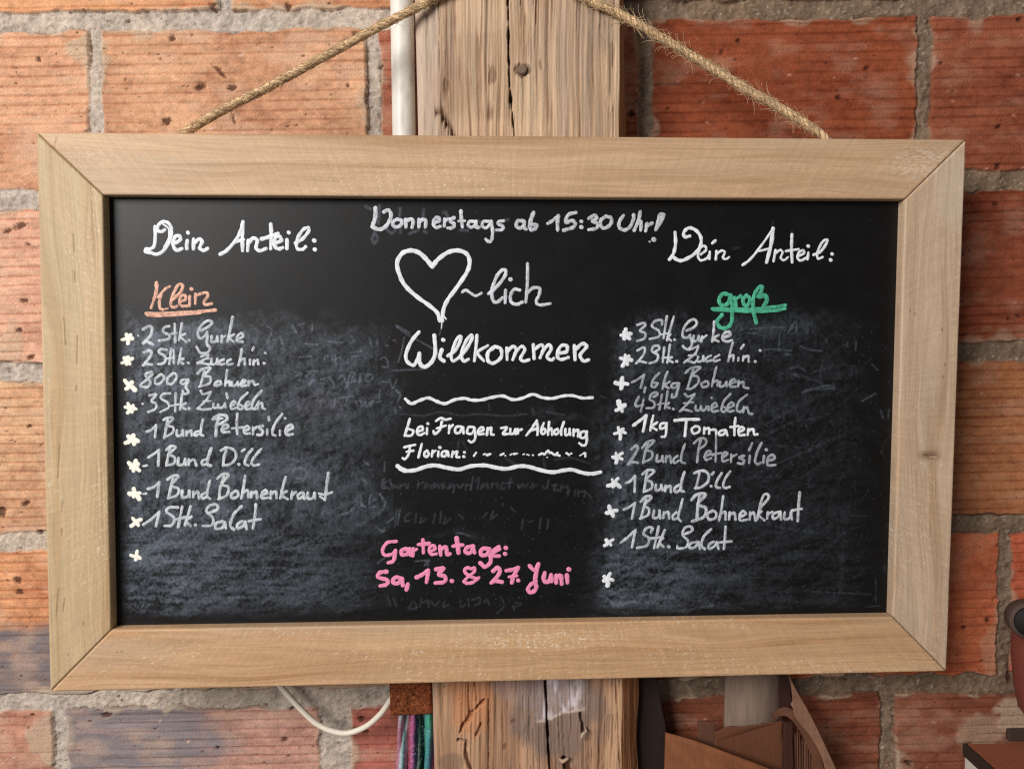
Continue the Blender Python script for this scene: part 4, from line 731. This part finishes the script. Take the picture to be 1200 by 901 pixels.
    reg = [(145, 1040, 385, 715, 1500, .35), (150, 460, 380, 715, 900, .4), (710, 1040, 380, 715, 1000, .4), (440, 700, 560, 715, 260, .3), (440, 700, 680, 712, 90, .5), (135, 1050, 235, 385, 60, .25)]
    for (a, b_, c_, d_, cnt, s_) in reg:
        xs_ = rr.uniform(a, b_, cnt); ys_ = rr.uniform(c_, d_, cnt)
        ii = np.clip(((xs_-112)/(1063-112)*nu).astype(int), 0, nu-2); jj = np.clip(((ys_-220)/(742-220)*nv).astype(int), 0, nv-2)
        v = rr.uniform(.05, 1, cnt)**2.2*s_
        np.maximum.at(sp, (jj, ii), v); np.maximum.at(sp, (jj, ii+1), v*(rr.random(cnt) < .4)); np.maximum.at(sp, (jj+1, ii), v*(rr.random(cnt) < .4))
    # scratches
    for _ in range(260):
        left = rr.random() < .5; a = rr.uniform(150, 460) if left else rr.uniform(715, 1040); b_ = rr.uniform(390, 712); L_ = rr.uniform(4, 22); an = rr.normal(-.5, .7)
        q = np.array([[a, b_], [a+L_*math.cos(an), b_+L_*math.sin(an)]])
        mm = (px > q[:, 0].min()-2) & (px < q[:, 0].max()+2) & (py > q[:, 1].min()-2) & (py < q[:, 1].max()+2)
        d = segdist(px[mm], py[mm], *q[0], *q[1]); dust[mm] += sm(.9, .2, d)*rr.uniform(.03, .14)
    dust = dust*(.80+.4*n3)+sp
    dust = np.clip(dust, 0, 1)
    black = s2l((10, 9, 9)); chalk = s2l((172, 184, 202))
    C = black+(chalk-black)*(dust*.30)[..., None]
    pk = np.exp(-(((px-378)/28)**2+((py-474)/12)**2))*.25+np.exp(-(((px-462)/8)**2+((py-405)/16)**2))*.15
    C = C+pk[..., None]*np.array([.05, .006, .016])*tex[..., None]
    halo = np.exp(-(((px-209)/44)**2+((py-347)/17)**2)**2)*.6; C = C+halo[..., None]*np.array([.02, .006, .003])
    hg = np.exp(-(((px-878)/50)**2+((py-357)/30)**2)**2)*.5; C = C+hg[..., None]*np.array([0, .006, .004])
    P = P+BN*0
    return grid_mesh('writing_panel', P, np.clip(C, .002, .9), flip=True)
panel = link('writing_panel', build_panel(), M_BOARD, board)
bk = MB(); q4 = [on_board(*p, INSET+.003) for p in ((112, 218), (1070, 222), (1056, 734), (122, 750))]; bk.prism(q4, BN*.003, s2l((120, 90, 60))); bk.build('back_board', M_FRAME, board)

def ribbon_mesh(strokes, k, wdef, seed, curve=True):
    Vs, Fs, n0 = [], [], 0; rs = np.random.default_rng(seed)
    for si, (w, pts) in enumerate(strokes):
        w = (w if w else wdef*k)*1.02+.10; q = np.array(pts, float)
        if len(q) == 1: q = np.vstack([q-(.25, .1), q+(.25, .1)])
        elif len(q) > 2: q = spline(q, 9*(len(q)-1))
        else: q = np.linspace(q[0], q[1], 7)
        P = np.array([on_board(a, b_, INSET) for a, b_ in q]); r = w*.5*0.000549
        T = np.gradient(P, axis=0); T /= np.linalg.norm(T, axis=1)[:, None]+1e-12
        rad = np.full(len(P), r); s = np.arange(len(P)); rad *= 1+.13*np.sin(s*.8+rs.uniform(0, 6))*rs.uniform(.3, 1)+rs.normal(0, .025, len(P))
        if len(q) > 4: rad[0] *= .95; rad *= np.linspace(rs.uniform(.95, 1.1), rs.uniform(.86, 1.02), len(P))
        ca = np.linspace(math.pi/2, 0, 4)[:-1]
        P0 = [P[0]-T[0]*rad[0]*math.sin(a) for a in ca]; P1 = [P[-1]+T[-1]*rad[-1]*math.sin(a) for a in ca[::-1]]
        Pn = np.vstack([P0, P, P1]); Tn = np.vstack([[T[0]]*3, T, [T[-1]]*3])
        rn = np.concatenate([[rad[0]*math.cos(a)+1e-6 for a in ca], rad, [rad[-1]*math.cos(a)+1e-6 for a in ca[::-1]]])
        S = np.cross(Tn, BN); S /= np.linalg.norm(S, axis=1)[:, None]+1e-12
        jl = 1+rs.normal(0, .04, len(Pn)); jr = 1+rs.normal(0, .04, len(Pn))
        hgt = .00012+.000015*(si % 8); prof = [(-1, -.00002), (-.72, .75), (0, 1.0), (.72, .75), (1, -.00002)]
        ring = []
        for (o_, h_) in prof:
            hh = h_*hgt if h_ > 0 else -.00003
            wj = jl if o_ < 0 else jr
            ring.append(Pn+S*(rn*wj*o_)[:, None]-BN*(hh*np.minimum(1, rn/(r*.6)))[:, None])
        V = np.stack(ring, 1); n = len(Pn); Vs.append(V.reshape(-1, 3)); Fs.append(grid_faces(n, 5, n0)); n0 += n*5
    return np.vstack(Vs), np.vstack(Fs)
for idx, (name, label, mat, reg, w, s) in enumerate(LINES):
    strokes, k = parse(s, *reg)
    V, Fq = ribbon_mesh(strokes, k, w, idx)
    o = link(name, mesh_vf(name, V, Fq), mat, panel)
    if label: o['label'] = label
rs = random.Random(21)
for i, (sx, sy) in enumerate(STARS):
    st = []; n = rs.choice([4, 5, 5, 6]); a0 = rs.uniform(0, 6.28); rad = rs.uniform(5.9, 7.6); wst = rs.uniform(4.1, 5.4)
    for j in range(n):
        a = a0+j*2*math.pi/n+rs.uniform(-.25, .25); L_ = rad*rs.uniform(.6, 1.2)
        st.append((wst*rs.uniform(.8, 1.2), [(sx, sy), (sx+L_*.6*math.cos(a), sy+L_*.6*math.sin(a)), (sx+L_*math.cos(a+.08), sy+L_*math.sin(a+.08))]))
    V, Fq = ribbon_mesh(st, 1, 4.2, 500+i); link('star_mark', mesh_vf('star_mark', V, Fq), C_CREAM if i < 9 else C_WHITE, panel)

# ------------------------------------------------------------------ rope
def build_rope():
    b = MB(); rr = np.random.default_rng(4)
    apex = at_y(600, -58, POST_Y-.008); nl = apex
    L0 = on_board(216, 172, THICK+.004); Lm = on_board(222, 152, THICK*.6); R0 = on_board(968, 178, THICK+.004); Rm = on_board(962, 157.5, THICK*.6)
    pl = at_y(507, -1, POST_Y-.0042); pr = at_y(688, -1, POST_Y-.0042)
    path = [L0, Lm, on_plane(360, 77, (0, -.052, 0), (0, 1, 0)), at_y(480, 14, POST_Y-.0045), pl, apex+np.array([-.006, 0, -.002]), apex+np.array([0, -.0005, .002]), apex+np.array([.006, 0, -.002]), pr, at_y(735, 22, POST_Y-.004), on_plane(850, 90, (0, -.050, 0), (0, 1, 0)), Rm, R0]
    P = spline(path, 12*70); seg = np.linalg.norm(np.diff(P, axis=0), axis=1); s = np.r_[0, np.cumsum(seg)]
    ss = np.arange(0, s[-1], .0011); P = np.stack([np.interp(ss, s, P[:, i]) for i in range(3)], -1)
    P[:, 2] += (vn(ss*25, ss*0, 3)-.5)*.0012; P = P-(ss*(0))[:, None]
    T = np.gradient(P, axis=0); T /= np.linalg.norm(T, axis=1)[:, None]; N = np.cross(T, (0, 1, 0)); N /= np.linalg.norm(N, axis=1)[:, None]; B = np.cross(T, N)
    for k in range(3):
        ph = ss/.0128*2*math.pi+k*2*math.pi/3+(vn(ss*40, ss*0+k, 6)-.5)*.9
        Q = P+.00122*(np.cos(ph)[:, None]*N+np.sin(ph)[:, None]*B)
        rad = .00150*(1+.16*(vn(ss*160, ss*0+k*9, 5)-.5)+.2*(vn(ss*700, ss*0+k*9, 5)-.5))
        c = s2l((216, 184, 144))[None]*(.78+.45*vn(ss*90, ss*0+k*3, 8)+.2*(vn(ss*800, ss*0+k, 9)-.5))[:, None]
        b.tube(Q, rad, 8, c)
    for _ in range(1200):
        i = rr.integers(5, len(P)-25); right = P[i][0] > 0
        if not right and rr.random() < .45: continue
        a = rr.uniform(0, 6.28); o = math.cos(a)*N[i]+math.sin(a)*B[i]; L_ = rr.uniform(.003, .009)*(1.25 if right else .7); t = T[i]*rr.choice([-1, 1])
        p0 = P[i]+o*.0024; curl = rr.normal(0, .5); lift = rr.uniform(.1, .75)
        pts = [p0, p0+t*L_*.4+o*L_*.15*lift*2, p0+t*L_*.75+o*L_*.35*lift*2+np.array([0, 0, curl*L_*.2]), p0+t*L_*(.85)+o*L_*.5*lift*2+np.array([0, 0, curl*L_*.5])]
        b.tube(spline(pts, 9), np.linspace(.00016, .00008, len(spline(pts, 9))), 4, s2l((204, 176, 138)))
    # surface fibres lying along the strands
    for _ in range(1800):
        i = rr.integers(5, len(P)-25); a = rr.uniform(0, 6.28); n = rr.integers(4, 10); da = rr.normal(.25, .25)
        idx = np.arange(i, i+n); ang = a+da*np.arange(n); Q = P[idx]+(.0025+.0004*np.sin(np.arange(n)/n*3.1))[:, None]*(np.cos(ang)[:, None]*N[idx]+np.sin(ang)[:, None]*B[idx])
        b.tube(Q, .00014, 4, s2l((208, 178, 138))*rr.uniform(.7, 1.1))
    return b
rope = build_rope().build('rope', M_ROPE, None, True); tag(rope, 'twisted fuzzy jute rope rising in two slopes from the frame to the post', 'rope'); rebase(rope)
nail(600, -58, POST_Y-.012, .004, .02, 'nail', parent=post)

# ------------------------------------------------------------------ things right of the post, under the board; its shadow painted into their browns
def wood(c, P, s, stretch=(500, 40)):
    P = np.asarray(P); n = fbm(P[..., 0]*stretch[0], P[..., 2]*stretch[1], s, 3); return s2l(c)[None]*(.72+.56*n)[..., None]
def panel_px(name, pts, y, th, c, parent=None, mat=None, bev=.0005):
    rj = random.Random(len(name)*7+int(pts[0][0])); jag = []
    for (a0_, d0_), (a1_, d1_) in zip(pts, pts[1:]+pts[:1]):
        n_ = max(2, int(math.hypot(a1_-a0_, d1_-d0_)/5))
        for t_ in range(n_):
            jag.append((a0_+(a1_-a0_)*t_/n_+rj.gauss(0, .45), d0_+(d1_-d0_)*t_/n_+rj.gauss(0, .45)))
    b_ = MB(); b_.prism([at_y(a, d, y)+np.array([0, .004*(((a-875)/60)**2 if parent is not None else 0), 0]) for (a, d) in jag], (0, th, 0), s2l(c)); return b_.build(name, mat or M_VENEER, parent, False, bev)
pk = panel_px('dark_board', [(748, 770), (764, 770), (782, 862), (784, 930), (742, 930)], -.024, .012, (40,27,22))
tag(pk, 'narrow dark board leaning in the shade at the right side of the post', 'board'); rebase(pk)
def curled_sheet():
    n, m_ = 60, 40; U, Vv = np.meshgrid(np.linspace(0, 1, m_), np.linspace(0, 1, n))
    a = at_y(851, 760, -.020); d = at_y(848, 880, -.014); e = at_y(916, 760, -.020); f = at_y(914, 880, -.014)
    P = a*((1-U)*(1-Vv))[..., None]+e*(U*(1-Vv))[..., None]+f*(U*Vv)[..., None]+d*((1-U)*Vv)[..., None]
    P[..., 1] -= .010*np.sin(U*math.pi)**.8
    C = s2l((128,108,94))[None, None]*(.8+.4*fbm(P[..., 0]*600, P[..., 2]*60, 5, 3))[..., None]
    o = link('curled_sheet', grid_mesh('curled_sheet', P, C), M_VENEER); md = o.modifiers.new('t', 'SOLIDIFY'); md.thickness = .0012; return o
cs = curled_sheet(); tag(cs, 'pale grey curled wood sheet standing behind the chip basket', 'wood sheet'); rebase(cs)
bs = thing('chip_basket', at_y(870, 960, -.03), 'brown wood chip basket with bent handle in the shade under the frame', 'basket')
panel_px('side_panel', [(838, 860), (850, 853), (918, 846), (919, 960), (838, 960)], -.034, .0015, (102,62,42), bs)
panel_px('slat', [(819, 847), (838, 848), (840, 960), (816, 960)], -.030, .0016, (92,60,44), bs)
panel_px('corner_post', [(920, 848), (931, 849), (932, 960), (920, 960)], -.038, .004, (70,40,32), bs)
def sheet(name, top, bot, ys, c, parent, th=.0014):
    T_ = spline([at_y(a, d, y) for (a, d), y in zip(top, ys)], 40); B_ = spline([at_y(a, d, y) for (a, d), y in zip(bot, ys)], 40)
    V = np.linspace(0, 1, 12)[:, None, None]; P = T_[None]*(1-V)+B_[None]*V; C = wood(c, P, 3, (120, 500))
    o = link(name, grid_mesh(name, P, C), M_VENEER, parent); md = o.modifiers.new('t', 'SOLIDIFY'); md.thickness = th; return o
sheet('rim_band', [(780, 857), (815, 867), (850, 880), (900, 899), (960, 925)], [(778, 930), (815, 945), (850, 950), (900, 960), (960, 975)], [-.030, -.038, -.043, -.046, -.046], (122,74,46), bs)
sheet('handle', [(921, 785), (932, 806), (950, 838), (970, 880), (990, 925)], [(931, 810), (930, 836), (948, 860), (962, 885), (972, 925)], [-.040, -.040, -.041, -.043, -.045], (130,94,74), bs)
sheet('bent_strip', [(904, 836), (914, 829), (926, 829), (942, 845), (958, 872), (966, 905)], [(908, 842), (916, 838), (925, 840), (938, 858), (950, 884), (957, 910)], [-.030, -.034, -.038, -.039, -.040, -.041], (96, 62, 44), bs)
panel_px('inner_board', [(914, 770), (924, 770), (930, 830), (914, 832)], -.028, .002, (60,36,30), bs)  # dark panel put in as the shaded gap beside the sheet
b = MB(); rq = random.Random(3)
for i in range(11):
    x0 = 931+i*2.9; b.prism([at_y(x0, 858+rq.uniform(-5, 14), -.031), at_y(x0+rq.uniform(.8, 2.2), 858+rq.uniform(-5, 14), -.031), at_y(x0+2, 940, -.031), at_y(x0, 940, -.031)], (0, .0012, 0), s2l((110,74,54))*rq.uniform(.5, 1.2))
b.build('split_reeds', M_VENEER, bs, False)
# shelf slab at the lower right corner, against the wall
sh = thing('wall_shelf', at_y(1165, 900, -.02), 'terracotta coloured shelf slab with added shadow strip on its left edge at the foot of the wall', 'shelf')
zt = at_y(1131, 871, -.003)[2]; xl = at_y(1131, 871, -.003)[0]
def boxm(name, x0, x1, y0, y1, z0, z1, c, parent, mat=M_GEN, bev=.0008):
    b_ = MB(); b_.prism([(x0, y0, z0), (x1, y0, z0), (x1, y0, z1), (x0, y0, z1)], (0, y1-y0, 0), s2l(c)); return b_.build(name, mat, parent, False, bev)
boxm('slab', xl+.0012, xl+.20, -.085, -.003, zt-.006, zt, (150,88,64), sh, M_BRICK)
boxm('shadow_edge', xl-.0022, xl+.001, -.085, -.003, zt-.009, zt+.0006, (52, 38, 32), sh)  # dark strip carrying the shadow on the slab's left side
boxm('highlight_block', xl-.001, xl+.010, -.028, -.004, zt-.034, zt-.0095, (206, 198, 186), sh)  # white block added for the light highlights below the slab
boxm('gap_shadow', jx(1178, 860), jx(1178, 860)+.1, -.004, .0, at_y(1180, 865, 0)[2], at_y(1180, 852, 0)[2], (66, 50, 44), None); o = bpy.data.objects['gap_shadow']; tag(o, 'short dark strip painted as the shadow gap just above the terracotta shelf', 'strip'); rebase(o)  # dark box standing in for the shadow gap above the slab
def lathe(b_, c, prof, k=40, ax=np.array([0, 0, 1.]), col=(1, 1, 1)):
    ax = ax/np.linalg.norm(ax); u = np.cross(ax, (0, 1, 0)) if abs(ax[1]) < .9 else np.cross(ax, (1, 0, 0)); u /= np.linalg.norm(u); v = np.cross(ax, u)
    an = np.arange(k)/k*2*math.pi; V = np.array([[c+ax*h+r*(math.cos(a)*u+math.sin(a)*v) for a in an] for (r, h) in prof])
    b_.add(V.reshape(-1, 3), [tuple(q) for q in grid_faces(len(prof), k, 0, True)]+[tuple(range(k))[::-1], tuple(range((len(prof)-1)*k, len(prof)*k))], col)
vs = thing('clay_vessel', at_y(1238, 842, -.03), 'red brown rounded vessel with dark round mouth cut by the right picture edge', 'vessel')
b = MB(); c0 = at_y(1234, 842, -.032); hh = at_y(1234, 742, -.032)[2]-c0[2]
lathe(b, c0, [(.004, 0), (.018, .001), (.0215, .006), (.0245, hh*.35), (.0265, hh*.7), (.0262, hh*.95), (.020, hh*1.12), (.008, hh*1.2), (.001, hh*1.21)], 48, col=s2l((118,60,48))); b.build('body', M_GEN, vs, True)
b = MB(); kc = at_y(1206, 727, -.057); axk = np.array([-.25, -1, .05])
lathe(b, kc, [(.009, .016), (.0122, .010), (.0126, .0), (.0118, -.002)][::-1], 36, -axk, s2l((78, 62, 54))); b.build('collar', M_GEN, vs, True)
b = MB(); lathe(b, kc+axk/np.linalg.norm(axk)*.0012, [(.0098, 0), (.0103, .0015), (.0098, .003)], 36, axk, s2l((22, 18, 18))); b.build('mouth', M_GEN, vs, True)
